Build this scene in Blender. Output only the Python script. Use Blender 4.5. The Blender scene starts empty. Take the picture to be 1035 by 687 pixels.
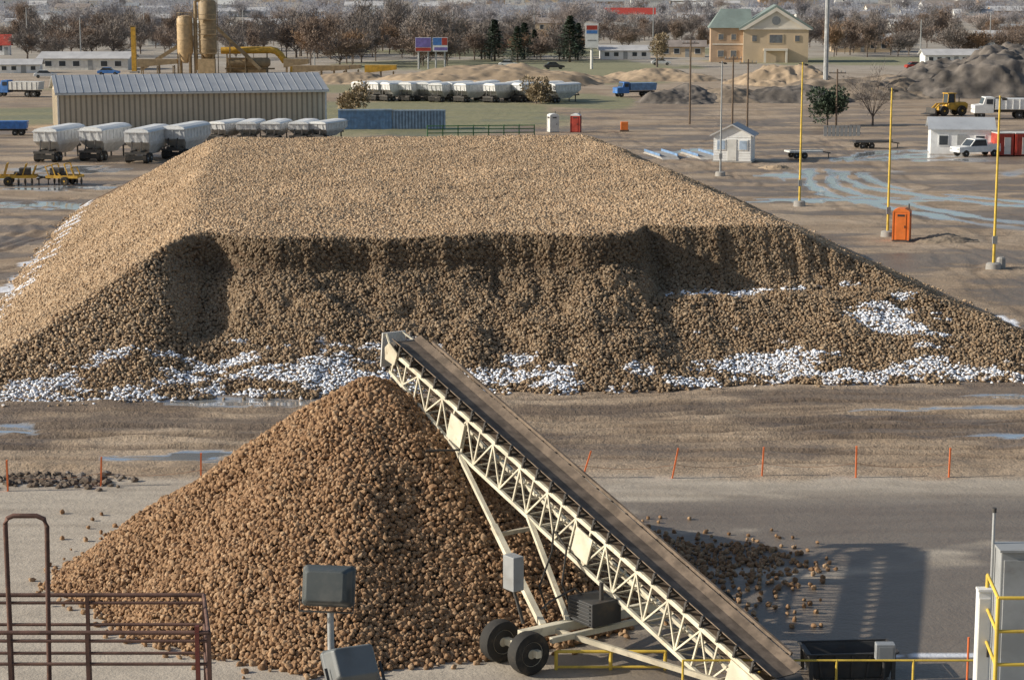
import bpy, bmesh, math, random
import numpy as np
from mathutils import Vector, Matrix
random.seed(7); RS = np.random.RandomState(7)
S = bpy.context.scene; C = S.collection
F = 2100.0; H = 18.0; TH = math.atan(358.5/2100.0)
CT, ST = math.cos(TH), math.sin(TH)
R = math.radians

def ray(px, py):
    u = (px-517.5)/F; v = (343.5-py)/F
    return (u, CT+v*ST, -ST+v*CT)
def G(px, py, z=0.0):
    d = ray(px, py); t = (z-H)/d[2]
    return Vector((d[0]*t, d[1]*t, z))
def D(px, py, Y):
    d = ray(px, py); t = Y/d[1]
    return Vector((d[0]*t, Y, H+d[2]*t))

# ------------------------------------------------------------------ noise
_tab = RS.rand(256, 256)
def vnoise(x, y, seed=0):
    x = np.asarray(x, float)+seed*17.31; y = np.asarray(y, float)+seed*9.77
    xi = np.floor(x).astype(int); yi = np.floor(y).astype(int)
    fx = x-xi; fy = y-yi
    fx = fx*fx*(3-2*fx); fy = fy*fy*(3-2*fy)
    a = _tab[xi & 255, yi & 255]; b = _tab[(xi+1) & 255, yi & 255]
    c = _tab[xi & 255, (yi+1) & 255]; d = _tab[(xi+1) & 255, (yi+1) & 255]
    return (a*(1-fx)+b*fx)*(1-fy)+(c*(1-fx)+d*fx)*fy
def fbm(x, y, seed=0, octv=4):
    s = 0; a = .5; t = 0
    for i in range(octv):
        s = s+a*vnoise(np.asarray(x)*2**i, np.asarray(y)*2**i, seed+i*3); t += a; a *= .5
    return s/t
def sstep(a, b, x):
    t = np.clip((x-a)/(b-a), 0, 1); return t*t*(3-2*t)

# ------------------------------------------------------------------ materials
class NT:
    def __init__(s, name):
        s.m = bpy.data.materials.new(name); s.m.use_nodes = True
        s.t = s.m.node_tree; s.N = s.t.nodes; s.L = s.t.links
        s.bsdf = s.N['Principled BSDF']
    def link(s, a, b): s.L.new(a, b)
    def val(s, inp, v):
        if hasattr(v, 'links') or hasattr(v, 'is_linked'): s.L.new(v, inp)
        else:
            if isinstance(v, (tuple, list)) and len(v) == 3 and inp.type == 'RGBA': v = (*v, 1)
            inp.default_value = v
    def mix(s, f, a, b, mode='MIX'):
        n = s.N.new('ShaderNodeMix'); n.data_type = 'RGBA'; n.blend_type = mode
        s.val(n.inputs[0], f); s.val(n.inputs[6], a); s.val(n.inputs[7], b); return n.outputs[2]
    def math(s, op, a, b=0.0, clamp=False):
        n = s.N.new('ShaderNodeMath'); n.operation = op; n.use_clamp = clamp
        s.val(n.inputs[0], a); s.val(n.inputs[1], b); return n.outputs[0]
    def noise(s, scale, detail=4, vec=None, rough=.55):
        n = s.N.new('ShaderNodeTexNoise'); n.inputs['Scale'].default_value = scale
        n.inputs['Detail'].default_value = detail; n.inputs['Roughness'].default_value = rough
        if vec is not None: s.L.new(vec, n.inputs['Vector'])
        return n.outputs['Fac']
    def ss(s, x, lo, hi):
        n = s.N.new('ShaderNodeMapRange'); n.interpolation_type = 'SMOOTHSTEP'
        s.val(n.inputs[0], x); n.inputs[1].default_value = lo; n.inputs[2].default_value = hi
        return n.outputs[0]
    def rng(s, x, lo, hi, a, b):
        n = s.N.new('ShaderNodeMapRange'); s.val(n.inputs[0], x)
        n.inputs[1].default_value = lo; n.inputs[2].default_value = hi
        n.inputs[3].default_value = a; n.inputs[4].default_value = b
        return n.outputs[0]
    def ramp(s, x, stops):
        n = s.N.new('ShaderNodeValToRGB'); s.L.new(x, n.inputs[0]); e = n.color_ramp.elements
        while len(e) < len(stops): e.new(.5)
        for el, (p, c) in zip(e, stops): el.position = p; el.color = (*c, 1)
        return n.outputs[0]
    def attr(s, name, t='GEOMETRY'):
        n = s.N.new('ShaderNodeAttribute'); n.attribute_name = name; n.attribute_type = t; return n.outputs['Fac']
    def pos(s): return s.N.new('ShaderNodeNewGeometry').outputs['Position']
    def objco(s): return s.N.new('ShaderNodeTexCoord').outputs['Object']
    def sep(s, v, i):
        x = s.N.new('ShaderNodeSeparateXYZ'); s.L.new(v, x.inputs[0]); return x.outputs[i]
    def normal_z(s):
        g = s.N.new('ShaderNodeNewGeometry'); return s.sep(g.outputs['Normal'], 2)
    def bump(s, h, strength, dist):
        n = s.N.new('ShaderNodeBump'); s.val(n.inputs['Strength'], strength); n.inputs['Distance'].default_value = dist
        s.L.new(h, n.inputs['Height']); s.L.new(n.outputs[0], s.bsdf.inputs['Normal'])
    def out(s, col, rough=.8, metal=0.0, spec=.5):
        s.val(s.bsdf.inputs['Base Color'], col); s.val(s.bsdf.inputs['Roughness'], rough)
        s.val(s.bsdf.inputs['Metallic'], metal); s.val(s.bsdf.inputs['Specular IOR Level'], spec)
        return s.m

def mat(name, col, rough=.7, metal=0.0, var=.2, scale=1.5, dirt=(.14, .1, .065), da=.25, ds=2.5, bump=0.0, bscale=20, spec=.4, stripe=None):
    n = NT(name); co = n.objco()
    a = n.noise(scale, 4, co)
    dark = tuple(c*(1-var) for c in col); lite = tuple(min(1, c*(1+var)) for c in col)
    c = n.mix(n.ss(a, .3, .7), dark, lite)
    if stripe:
        axis, per, wid, k = stripe
        f = n.math('FRACT', n.math('MULTIPLY', n.sep(co, axis), 1.0/per)); st = n.math('LESS_THAN', f, wid)
        c = n.mix(st, c, n.mix(1.0, c, (k, k, k), 'MULTIPLY'))
    if da > 0:
        d = n.ss(n.noise(ds, 6, co, .65), .5, .72)
        c = n.mix(n.math('MULTIPLY', d, da), c, dirt)
    if bump > 0: n.bump(n.noise(bscale, 6, co), bump, .05)
    return n.out(c, n.rng(a, .3, .7, max(0, rough-.1), min(1, rough+.1)), metal, spec)

M = {}
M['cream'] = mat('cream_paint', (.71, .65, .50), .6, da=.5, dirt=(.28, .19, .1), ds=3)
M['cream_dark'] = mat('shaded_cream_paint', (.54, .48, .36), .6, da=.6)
M['belt'] = mat('muddy_belt_rubber', (.20, .15, .108), .85, var=.35, scale=2.5, da=.5, dirt=(.10, .073, .053), ds=6)
M['rubber'] = mat('tyre_rubber', (.035, .033, .03), .85, var=.3, da=.6, dirt=(.13, .1, .07))
M['steel'] = mat('galvanised_steel', (.42, .43, .43), .5, .3, da=.3)
M['dsteel'] = mat('dark_steel', (.08, .075, .07), .6, .2, da=.5)
M['rust'] = mat('rusty_brown_paint', (.125, .068, .052), .75, var=.35, scale=5, da=.6, dirt=(.2, .11, .07), ds=9)
M['yellow'] = mat('yellow_paint', (.72, .5, .08), .5, da=.3)
M['cat'] = mat('machine_yellow', (.62, .36, .05), .55, da=.4)
M['white'] = mat('white_paint', (.8, .8, .78), .5, var=.06, da=.25, dirt=(.4, .36, .3))
M['offwhite'] = mat('off_white_paint', (.66, .65, .61), .6, var=.1, da=.3, dirt=(.35, .3, .24))
M['alu'] = mat('dull_aluminium', (.7, .7, .69), .5, .2, var=.12, da=.45, dirt=(.3, .27, .23))
M['grey'] = mat('grey_enamel', (.33, .34, .34), .5, var=.1, da=.2)
M['lampgrey'] = mat('lamp_housing_grey', (.075, .085, .085), .5, var=.15, da=.35, dirt=(.2, .19, .17))
M['lampglass'] = mat('lamp_glass', (.3, .32, .33), .12, var=.05, da=.1)
M['orange'] = mat('orange_plastic', (.78, .2, .04), .5, var=.1, da=.2)
M['stake'] = mat('orange_stake_paint', (.78, .19, .06), .6, var=.15, da=.25)
M['red'] = mat('red_paint', (.42, .06, .04), .5, da=.25)
M['green'] = mat('green_paint', (.05, .15, .06), .6, da=.2)
M['blue'] = mat('blue_paint', (.07, .2, .5), .5, da=.2)
M['purple'] = mat('purple_blue_paint', (.2, .16, .42), .5, da=.1)
M['bluegrey'] = mat('faded_blue_paint', (.17, .28, .45), .55, da=.3)
M['paleblue'] = mat('pale_blue_paint', (.36, .45, .56), .5, da=.25)
M['tan'] = mat('tan_metal_siding', (.66, .56, .42), .6, var=.06, scale=.3, da=.15, stripe=(0, .66, .36, .5))  # dark stripes paint the shading of the wall ribs into the colour
M['tan_light'] = mat('pale_tan_siding', (.6, .54, .43), .6, var=.06, scale=.3, da=.15, stripe=(1, .66, .34, .75))
M['roofgrey'] = mat('grey_metal_roof', (.40, .415, .43), .45, .2, var=.08, scale=.3, da=.2, stripe=(0, 1.0, .12, .8))
M['paleroof'] = mat('pale_metal_roof', (.46, .48, .5), .5, .1, var=.08, scale=.3, da=.2)
M['glass'] = mat('window_glass', (.05, .06, .07), .1, var=.2, da=0)
M['tint'] = mat('tinted_pane', (.16, .17, .18), .15, da=0)
M['wood'] = mat('weathered_wood', (.15, .11, .08), .85, var=.25, scale=4)
M['concrete'] = mat('concrete', (.38, .36, .33), .85, var=.15)
M['brick'] = mat('tan_brick', (.47, .33, .22), .8, var=.12, scale=.5, da=.1)
M['stucco'] = mat('beige_stucco', (.60, .47, .32), .8, var=.06, scale=.4, da=.1)
M['trim'] = mat('beige_trim', (.74, .68, .58), .8, var=.06, scale=.4, da=.1)
M['roofgreen'] = mat('grey_green_roof', (.22, .27, .245), .6, var=.1, scale=.4)
M['roofbrown'] = mat('brown_roof', (.3, .255, .225), .8, var=.15, scale=.4)
M['roofpale'] = mat('pale_roof', (.54, .53, .52), .7, var=.1, scale=.4)
M['silo'] = mat('silo_tan', (.5, .36, .2), .55, var=.15, da=.4)
M['silodark'] = mat('silo_dark_tan', (.32, .235, .135), .6, var=.2, da=.4)
M['bark'] = mat('bark', (.15, .12, .10), .9, var=.2, da=0)
M['twig'] = mat('twig', (.22, .165, .13), .9, var=.25, scale=.6, da=0)
M['twig2'] = mat('grey_twig', (.22, .19, .17), .9, var=.2, scale=.4, da=0)
M['twig3'] = mat('russet_twig', (.28, .185, .115), .9, var=.25, scale=.5, da=0)
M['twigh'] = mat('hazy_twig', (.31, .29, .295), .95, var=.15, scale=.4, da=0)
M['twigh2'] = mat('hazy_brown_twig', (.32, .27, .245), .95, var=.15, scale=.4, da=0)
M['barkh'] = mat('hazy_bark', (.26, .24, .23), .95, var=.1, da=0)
M['needle'] = mat('needles', (.055, .08, .05), .8, var=.35, scale=.8, da=0)
M['brush'] = mat('dry_brush', (.28, .22, .14), .9, var=.25, scale=.8, da=0)
M['mesh'] = mat('dark_grille', (.05, .05, .05), .6, da=.5)

# ------------------------------------------------------------------ mesh builder
class MB:
    def __init__(s): s.v = []; s.f = []
    def add(s, vs, fs):
        n = len(s.v); s.v += [tuple(v) for v in vs]; s.f += [tuple(i+n for i in f) for f in fs]; return s
    def box(s, c, d, rz=0.0, rx=0.0):
        m = Matrix.Rotation(rz, 3, 'Z') @ Matrix.Rotation(rx, 3, 'X'); c = Vector(c); vs = []
        for x in (-.5, .5):
            for y in (-.5, .5):
                for z in (-.5, .5): vs.append(c+m @ Vector((x*d[0], y*d[1], z*d[2])))
        return s.add(vs, [(0, 1, 3, 2), (4, 6, 7, 5), (0, 4, 5, 1), (2, 3, 7, 6), (0, 2, 6, 4), (1, 5, 7, 3)])
    def bar(s, p, q, w, h=None):
        h = h or w; p = Vector(p); q = Vector(q); d = (q-p).normalized()
        up = Vector((0, 0, 1)) if abs(d.z) < .95 else Vector((1, 0, 0))
        a = d.cross(up).normalized()*w/2; b = a.cross(d).normalized()*h/2
        return s.add([p-a-b, p+a-b, p+a+b, p-a+b, q-a-b, q+a-b, q+a+b, q-a+b],
                     [(0, 3, 2, 1), (4, 5, 6, 7), (0, 1, 5, 4), (1, 2, 6, 5), (2, 3, 7, 6), (3, 0, 4, 7)])
    def tube(s, p, q, r, r2=None, n=8, cap=True):
        r2 = r if r2 is None else r2
        return s.path([p, q], [r, r2], n, cap)
    def path(s, pts, rad, n=8, cap=True):
        pts = [Vector(p) for p in pts]
        if not isinstance(rad, (list, tuple)): rad = [rad]*len(pts)
        vs = []; fs = []
        for i, p in enumerate(pts):
            d = (pts[min(i+1, len(pts)-1)]-pts[max(i-1, 0)]).normalized()
            up = Vector((0, 0, 1)) if abs(d.z) < .9 else Vector((0, 1, 0))
            a = d.cross(up).normalized(); b = a.cross(d)
            for k in range(n):
                t = 2*math.pi*k/n; vs.append(p+(a*math.cos(t)+b*math.sin(t))*rad[i])
        for i in range(len(pts)-1):
            for k in range(n):
                fs.append((i*n+k, i*n+(k+1) % n, (i+1)*n+(k+1) % n, (i+1)*n+k))
        if cap:
            fs.append(tuple(range(n))[::-1]); fs.append(tuple(range((len(pts)-1)*n, len(pts)*n)))
        return s.add(vs, fs)
    def lathe(s, c, ax, prof, n=20):
        c = Vector(c); ax = Vector(ax).normalized()
        up = Vector((0, 0, 1)) if abs(ax.z) < .9 else Vector((1, 0, 0))
        a = ax.cross(up).normalized(); b = a.cross(ax); vs = []; fs = []
        for (r, t) in prof:
            for k in range(n):
                th = 2*math.pi*k/n; vs.append(c+ax*t+(a*math.cos(th)+b*math.sin(th))*max(r, .002))
        for i in range(len(prof)-1):
            for k in range(n): fs.append((i*n+k, i*n+(k+1) % n, (i+1)*n+(k+1) % n, (i+1)*n+k))
        fs.append(tuple(range(n))[::-1]); fs.append(tuple(range((len(prof)-1)*n, len(prof)*n)))
        return s.add(vs, fs)
    def prism(s, poly, lo, hi, plane='xz'):
        n = len(poly); vs = []
        for t in (lo, hi):
            for (a, b) in poly:
                vs.append((a, t, b) if plane == 'xz' else ((t, a, b) if plane == 'yz' else (a, b, t)))
        fs = [tuple(range(n)), tuple(range(n, 2*n))[::-1]]+[(i, (i+1) % n, n+(i+1) % n, n+i) for i in range(n)]
        return s.add(vs, fs)
    def build(s, name, m, parent=None, smooth=False, bevel=0.0):
        me = bpy.data.meshes.new(name); me.from_pydata(s.v, [], s.f)
        bm = bmesh.new(); bm.from_mesh(me); bmesh.ops.recalc_face_normals(bm, faces=bm.faces); bm.to_mesh(me); bm.free()
        me.materials.append(m)
        if smooth:
            me.shade_smooth(); me.set_sharp_from_angle(angle=.7)
        o = bpy.data.objects.new(name, me); C.objects.link(o)
        if parent: o.parent = parent
        if bevel > 0:
            b = o.modifiers.new('edge', 'BEVEL'); b.width = bevel; b.segments = 2; b.limit_method = 'ANGLE'
        return o

def tag(o, label=None, cat=None, group=None, kind=None):
    if label: o['label'] = label
    if cat: o['category'] = cat
    if group: o['group'] = group
    if kind: o['kind'] = kind
    return o
def thing(name, label, cat, loc=(0, 0, 0), rz=0.0, group=None):
    o = bpy.data.objects.new(name, None); C.objects.link(o); o.location = loc; o.rotation_euler = (0, 0, rz)
    o.empty_display_size = .2
    return tag(o, label, cat, group)
def copy_tree(o, loc=None, rz=None, label=None, scale=None, parent=None):
    c = o.copy(); C.objects.link(c)
    if parent: c.parent = parent
    if loc is not None: c.location = loc
    if rz is not None: c.rotation_euler = (0, 0, rz)
    if label: c['label'] = label
    if scale: c.scale = (scale,)*3 if not isinstance(scale, tuple) else scale
    for ch in list(o.children): copy_tree(ch, parent=c)
    return c

# ================================================================== GROUND
def grow(a, end, step, k):
    r = []
    while a < end: step *= k; a += step; r.append(a)
    return r
xr = list(np.arange(-40, 46.01, .25)); xs = [-v for v in grow(40, 3600, .3, 1.12)][::-1]+xr+grow(46, 3600, .3, 1.12)
ys = [-400, -150, -60, -20, 0, 20, 35]+list(np.arange(46, 100, .17))+list(np.arange(100, 190, .45))+list(np.arange(190, 300, 1.5))+grow(300, 5200, 1.6, 1.05)
xs = np.array(xs); ys = np.array(ys)
X, Y = np.meshgrid(xs, ys, indexing='xy'); nx, ny = len(xs), len(ys)
Z = np.zeros_like(X); RUT = np.zeros_like(X)
near = sstep(400, 250, Y)
Z += (fbm(X/5, Y/5, 1)-.5)*.16*near*sstep(74, 78, Y)+(fbm(X/1.1, Y/1.1, 5)-.5)*.12*near*sstep(73, 77, Y)
def rut(dist, w, depth, mask):
    global Z, RUT
    g = np.exp(-(dist/w)**2)*mask; rd = np.exp(-((np.abs(dist)-1.9*w)/(.7*w))**2)*mask
    Z -= depth*g; Z += .6*depth*rd; RUT = np.maximum(RUT, g)
rr = random.Random(3)
WX = (fbm(X/9, Y/9, 91)-.5); WY = (fbm(X/12, Y/7, 95)-.5)
for i in range(24):
    y0 = rr.uniform(77.6, 91); sl = rr.uniform(-.06, .12); am = rr.uniform(.2, 1.2); k = rr.uniform(.04, .14); ph = rr.uniform(0, 6)
    msk = sstep(76.3, 77.6, Y)*sstep(110, 95, Y)*sstep(.35, .6, fbm(X/10, Y/4, 100+i))
    for off in (0, 1.9):
        base = Y-(y0+off+sl*X+am*np.sin(k*X+ph))+WY*1.4; rut(base, rr.uniform(.15, .26), rr.uniform(.05, .13), msk)
for i in range(13):
    x0 = 15+i*2.3+rr.uniform(-2, 2); sl = rr.uniform(-.3, .12); am = rr.uniform(.5, 3.5); k = rr.uniform(.015, .05); ph = rr.uniform(0, 6)
    msk = sstep(96, 105, Y)*sstep(330, 250, Y)*sstep(.42, .66, fbm(X/8, Y/22, 120+i))*sstep(10, 14, X)*rr.uniform(.35, 1)
    for off in (0, 2.0):
        rut(X-(x0+off+sl*(Y-110)+am*np.sin(k*Y+ph))+WX*6, rr.uniform(.2, .4), rr.uniform(.03, .08), msk)
for i in range(7):
    r0 = 25+i*2.7+rr.uniform(-1.5, 1.5)
    msk = sstep(100, 110, Y)*sstep(230, 190, Y)*sstep(-14, -19, X)*sstep(.4, .62, fbm(X/9, Y/14, 140+i))
    for off in (0, 2.0):
        rut(np.hypot(X+62+rr.uniform(-3, 3), Y-150)-(r0+off)+WX*5, .34, .07, msk)
for i in range(9):
    y0 = rr.uniform(60, 73); am = rr.uniform(.5, 2); k = rr.uniform(.03, .07); ph = rr.uniform(0, 6)
    for off in (0, 1.9):
        g = np.exp(-((Y-(y0+off+am*np.sin(k*X+ph))+WY*2)/.3)**2)*sstep(75, 73, Y); RUT = np.maximum(RUT, g*.5*sstep(.35, .65, fbm(X/8, Y/3, 160+i)))
PAD = sstep(75.6, 74.2, Y+(fbm(X/3, Y/1.5, 9)-.5)*2.2)
berm = np.exp(-((Y-76.6-(fbm(X/4, Y*0, 4)-.5)*1.0)/.45)**2)*(fbm(X/1.3, Y/.8, 21)); Z += berm*.28*(.4+sstep(-8, -13, X)*.9)
WET = np.zeros_like(X)
for (px, py, rx, ry) in [(3, 434, 1.4, 1.1), (262, 406, 4.0, .8), (150, 462, 2.6, .45), (215, 458, 2.0, .4), (985, 412, 2.4, .35), (1020, 400, 2.0, .4),
                         (25, 208, 6, 2.6), (70, 172, 5, 3.5), (15, 178, 4, 3), (50, 190, 5, 2), (850, 203, 7, 1.8), (905, 200, 4, 1.2), (790, 178, 2, 3), (705, 154, 2, 5), (1010, 440, 3, .3), (880, 415, 2, .25), (250, 466, 1.4, .25), (80, 405, 2.4, .35)]:
    p = G(px, py); e = ((X-p.x)/rx)**2+((Y-p.y)/ry)**2+(fbm(X/2.2, Y/1.3, 31, 5)-.5)*5.0
    WET = np.maximum(WET, sstep(1.0, .7, e))
# curved wet wheel tracks in the right yard
for (cx, cy, r0) in [(46, 196, 12), (46, 196, 14.2), (50, 190, 20), (50, 190, 22.3), (44, 214, 9)]:
    dd = np.abs(np.hypot(X-cx, (Y-cy)*.55)-r0+WX*3); m = sstep(.75, .45, dd+(fbm(X/2.5, Y/3, 35)-.5)*1.2)*sstep(52, 46, X)*sstep(150, 165, Y)*sstep(.38, .5, fbm(X/7, Y/12, 37))
    WET = np.maximum(WET, m)
Z = Z*(1-WET*.95)-WET*.03
DAMP = sstep(.45, .58, fbm(X/9, Y/3, 40))*sstep(76, 80, Y)*near
DAMP = np.maximum(DAMP, sstep(.36, .52, fbm(X/6, Y/2.5, 44)+.14*sstep(2, 14, X))*sstep(-2, 5, X)*sstep(75, 70, Y)*1.2)
SNOW = sstep(.64, .70, fbm(X/1.2, Y/.45, 50))*sstep(89.8, 91.0, Y)*sstep(94.5, 92.5, Y)*sstep(2, -6, X)
for (px, py, rx, ry) in [(70, 241, .9, 1.1), (36, 266, .8, 2.0), (22, 280, .6, 1.5), (6, 292, .6, 2), (945, 662, 1.2, .2), (1016, 326, .6, 2.0)]:
    p = G(px, py); e = ((X-p.x)/rx)**2+((Y-p.y)/ry)**2+(fbm(X/.7, Y/.9, 33)-.5)*4
    SNOW = np.maximum(SNOW, sstep(1.0, .8, e))
GRN = np.zeros_like(X)
for (px, py, rx, ry) in [(440, 118, 20, 45), (330, 112, 14, 30), (610, 77, 16, 40), (600, 102, 9, 22), (20, 118, 16, 24), (520, 66, 40, 40), (560, 52, 60, 40), (900, 62, 50, 30), (260, 90, 40, 16)]:
    p = G(px, py); e = ((X-p.x)/rx)**2+((Y-p.y)/ry)**2+(fbm(X/8, Y/20, 61)-.5)*1.4
    GRN = np.maximum(GRN, sstep(1.1, .7, e))
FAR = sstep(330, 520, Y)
co = np.stack([X.ravel(), Y.ravel(), Z.ravel()], 1)
def grid_mesh(name, co, nx, ny, attrs, extra=None):
    n0 = len(co); verts = co if extra is None else np.concatenate([co, extra])
    i, j = np.meshgrid(np.arange(nx-1), np.arange(ny-1), indexing='xy')
    a = (j*nx+i).ravel(); q = np.stack([a, a+1, a+nx+1, a+nx], 1).astype(np.int32)
    me = bpy.data.meshes.new(name); me.vertices.add(len(verts)); me.vertices.foreach_set('co', verts.astype(np.float32).ravel())
    me.loops.add(q.size); me.loops.foreach_set('vertex_index', q.ravel())
    me.polygons.add(len(q)); me.polygons.foreach_set('loop_start', np.arange(0, q.size, 4, dtype=np.int32))
    me.update(calc_edges=True); me.shade_smooth()
    for k, (t, arr) in attrs.items():
        at = me.attributes.new(k, t, 'POINT')
        at.data.foreach_set('vector' if t == 'FLOAT_VECTOR' else 'value', np.ascontiguousarray(arr).ravel())
    return me
me = grid_mesh('ground', co, nx, ny, {k: ('FLOAT', v.ravel().astype(np.float32)) for k, v in dict(pad=PAD, rut=RUT, wet=WET, damp=np.clip(DAMP, 0, 1.2), snow=SNOW, grn=GRN, far=FAR).items()})
g = NT('yard_ground'); P = g.pos()
mp = g.N.new('ShaderNodeMapping'); mp.inputs['Scale'].default_value = (.45, 1.3, 1); g.link(P, mp.inputs[0])
n1 = g.noise(.12, 5, P, .6); n2 = g.noise(1.3, 6, P, .65); n3 = g.noise(14, 3, P); ns = g.noise(.9, 5, mp.outputs[0], .6); n4 = g.noise(5, 4, P, .6)
mud = g.mix(g.ss(n1, .3, .7), (.335, .245, .163), (.48, .375, .27))
mud = g.mix(g.math('MULTIPLY', g.ss(ns, .45, .7), .45), mud, (.23, .163, .11))
mud = g.mix(g.math('MULTIPLY', g.ss(n4, .52, .66), .4), mud, (.2, .14, .095))
pad = g.mix(g.ss(ns, .35, .7), (.50, .435, .35), (.41, .355, .285))
pad = g.mix(g.math('MULTIPLY', g.ss(n2, .5, .72), .35), pad, (.32, .265, .205))
c = g.mix(g.attr('pad'), mud, pad)
c = g.mix(g.math('MULTIPLY', g.attr('rut'), .68), c, (.135, .095, .065))
c = g.mix(g.math('MULTIPLY', g.attr('damp'), .65), c, (.145, .11, .083))
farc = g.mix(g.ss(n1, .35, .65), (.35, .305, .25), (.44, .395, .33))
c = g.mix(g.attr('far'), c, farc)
c = g.mix(g.math('MULTIPLY', g.attr('grn'), .85), c, g.mix(g.ss(n2, .3, .7), (.2, .21, .1), (.31, .29, .17)))
grain = g.mix(g.attr('pad'), g.rng(n3, .25, .75, .68, 1.32), g.rng(n3, .25, .75, .88, 1.12))
c = g.mix(1.0, c, grain, 'MULTIPLY')
wet = g.attr('wet'); c = g.mix(wet, c, (.68, .71, .73)); sn = g.attr('snow'); c = g.mix(sn, c, (.8, .81, .84))  # puddles get a pale metallic colour, a painted stand-in for bright sky reflection
hh = g.math('ADD', g.math('MULTIPLY', n2, .8), g.math('ADD', g.math('MULTIPLY', n3, .25), g.math('MULTIPLY', n4, .45)))
g.bump(hh, g.math('MULTIPLY', g.math('SUBTRACT', 1.0, g.math('MAXIMUM', wet, g.math('MULTIPLY', g.attr('pad'), .5))), .85), .14)
gm = g.out(c, g.mix(wet, g.mix(g.attr('damp'), (.9,)*3, (.42,)*3), (.08,)*3), g.math('MULTIPLY', wet, .7), .4)
me.materials.append(gm); go = bpy.data.objects.new('ground', me); C.objects.link(go); go['kind'] = 'structure'

# ================================================================== BEETS
BR = .066
def beet_mesh(seed, mt):
    r = random.Random(seed); bm = bmesh.new(); bmesh.ops.create_icosphere(bm, subdivisions=3, radius=1)
    ex = r.uniform(1.1, 1.55); tp = r.uniform(.35, .65); bend = r.uniform(-.25, .25); fl = r.uniform(.8, 1.05); ph = [r.uniform(0, 6) for _ in range(5)]
    for v in bm.verts:
        x, y, z = v.co; k = 1-tp*max(0, -z)**1.1-.15*max(0, z-.55)
        w = 1+.12*math.sin(3*math.atan2(y, x)+ph[0]+2*z)+.08*math.sin(5*z+ph[1])+.07*math.sin(7*x+ph[2])*math.sin(6*y+ph[3])
        v.co = Vector((x*k*w*fl+bend*z*z, y*k*w, z*ex*(1+.06*math.sin(5*x+ph[4]))))*BR
    m = bpy.data.meshes.new('sugar_beet'); bm.to_mesh(m); bm.free(); m.shade_smooth(); m.materials.append(mt); return m
def beet_mat(name, stops, far):
    n = NT(name); oi = n.N.new('ShaderNodeObjectInfo').outputs['Random']; P = n.pos()
    c = n.ramp(oi, stops)
    a = n.noise(12, 3, P); c = n.mix(n.math('MULTIPLY', n.ss(a, .42, .62), .5), c, (.15, .088, .05))
    if far:
        shade_tone = n.attr('shade_tone', 'INSTANCER'); c = n.mix(1.0, c, shade_tone, 'MULTIPLY')
        s = n.attr('snow', 'INSTANCER'); nz = n.ss(n.math('ADD', n.normal_z(), n.math('MULTIPLY', a, .7)), .3, .7)
        c = n.mix(n.math('MULTIPLY', s, nz), c, (.82, .84, .88))
    else:
        b = n.noise(36, 2, P); c = n.mix(n.math('MULTIPLY', n.ss(b, .58, .7), .35), c, (.45, .32, .19)); n.bump(b, .3, .02)
    return n.out(c, .85, 0, .25)
bm_near = beet_mat('beet_skin_near', [(0, (.215, .12, .06)), (.35, (.32, .188, .1)), (.7, (.385, .238, .13)), (1, (.48, .325, .195))], False)
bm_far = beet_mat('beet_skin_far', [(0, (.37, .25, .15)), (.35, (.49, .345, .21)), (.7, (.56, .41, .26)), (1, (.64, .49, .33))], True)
soil = NT('soil_between_beets'); sP = soil.pos()
sc = soil.mix(soil.ss(soil.noise(5, 5, sP), .35, .65), (.09, .058, .037), (.17, .112, .07))
sc = soil.mix(soil.attr('snow'), sc, (.82, .84, .88)); soil_m = soil.out(sc, .95, 0, .2)

BM = [beet_mesh(i+1, bm_near) for i in range(6)]
APEX = G(375, 381, 6.1); NC = Vector((APEX.x, APEX.y)); NH = 6.15
def near_h(x, y):
    dx = x-NC.x; dy = y-NC.y; r = np.hypot(dx, dy); a = np.arctan2(dy, dx)
    r = r*(1+.03*np.sin(2*a+.6)+.03*np.sin(5*a+1)+.02*np.sin(9*a))
    h = NH+.25-.672*np.sqrt(r*r+.35)
    h = h+(fbm(x/2.2, y/2.2, 71)-.5)*.55*sstep(.2, 2, r)+(fbm(x/.8, y/.8, 76)-.5)*.2
    return h
protos = []
def put_beet(x, y, z, i, label, group):
    o = bpy.data.objects.new('sugar_beet', BM[i % 6]); C.objects.link(o); o.location = (x, y, z)
    o.rotation_euler = (random.uniform(0, 6.28), random.uniform(0, 6.28), random.uniform(0, 6.28)); s = random.uniform(.85, 1.4); o.scale = (s, s, s)
    tag(o, label, 'beet', group); return o
cnt = 0
TOE = []
while cnt < 165:
    a = R(random.uniform(-150, -30)); rad = random.uniform(8.2, 9.7)
    x = NC.x+rad*math.cos(a); y = NC.y+rad*math.sin(a); h = float(near_h(np.array(x), np.array(y)))
    if h > .8 or h < -.35 or any((x-p)**2+(y-q)**2 < .03 for p, q in TOE): continue
    TOE.append((x, y))
    b = put_beet(x, y, max(h, 0)+.075, cnt, 'brown sugar beet lying on the lowest front skirt of the near heap', 'beets along the front foot of the near heap')
    if cnt < 6: protos.append(b)
    cnt += 1
for b in protos: b.scale = (1, 1, 1)
cnt = 0; LOOSE = []
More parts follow.
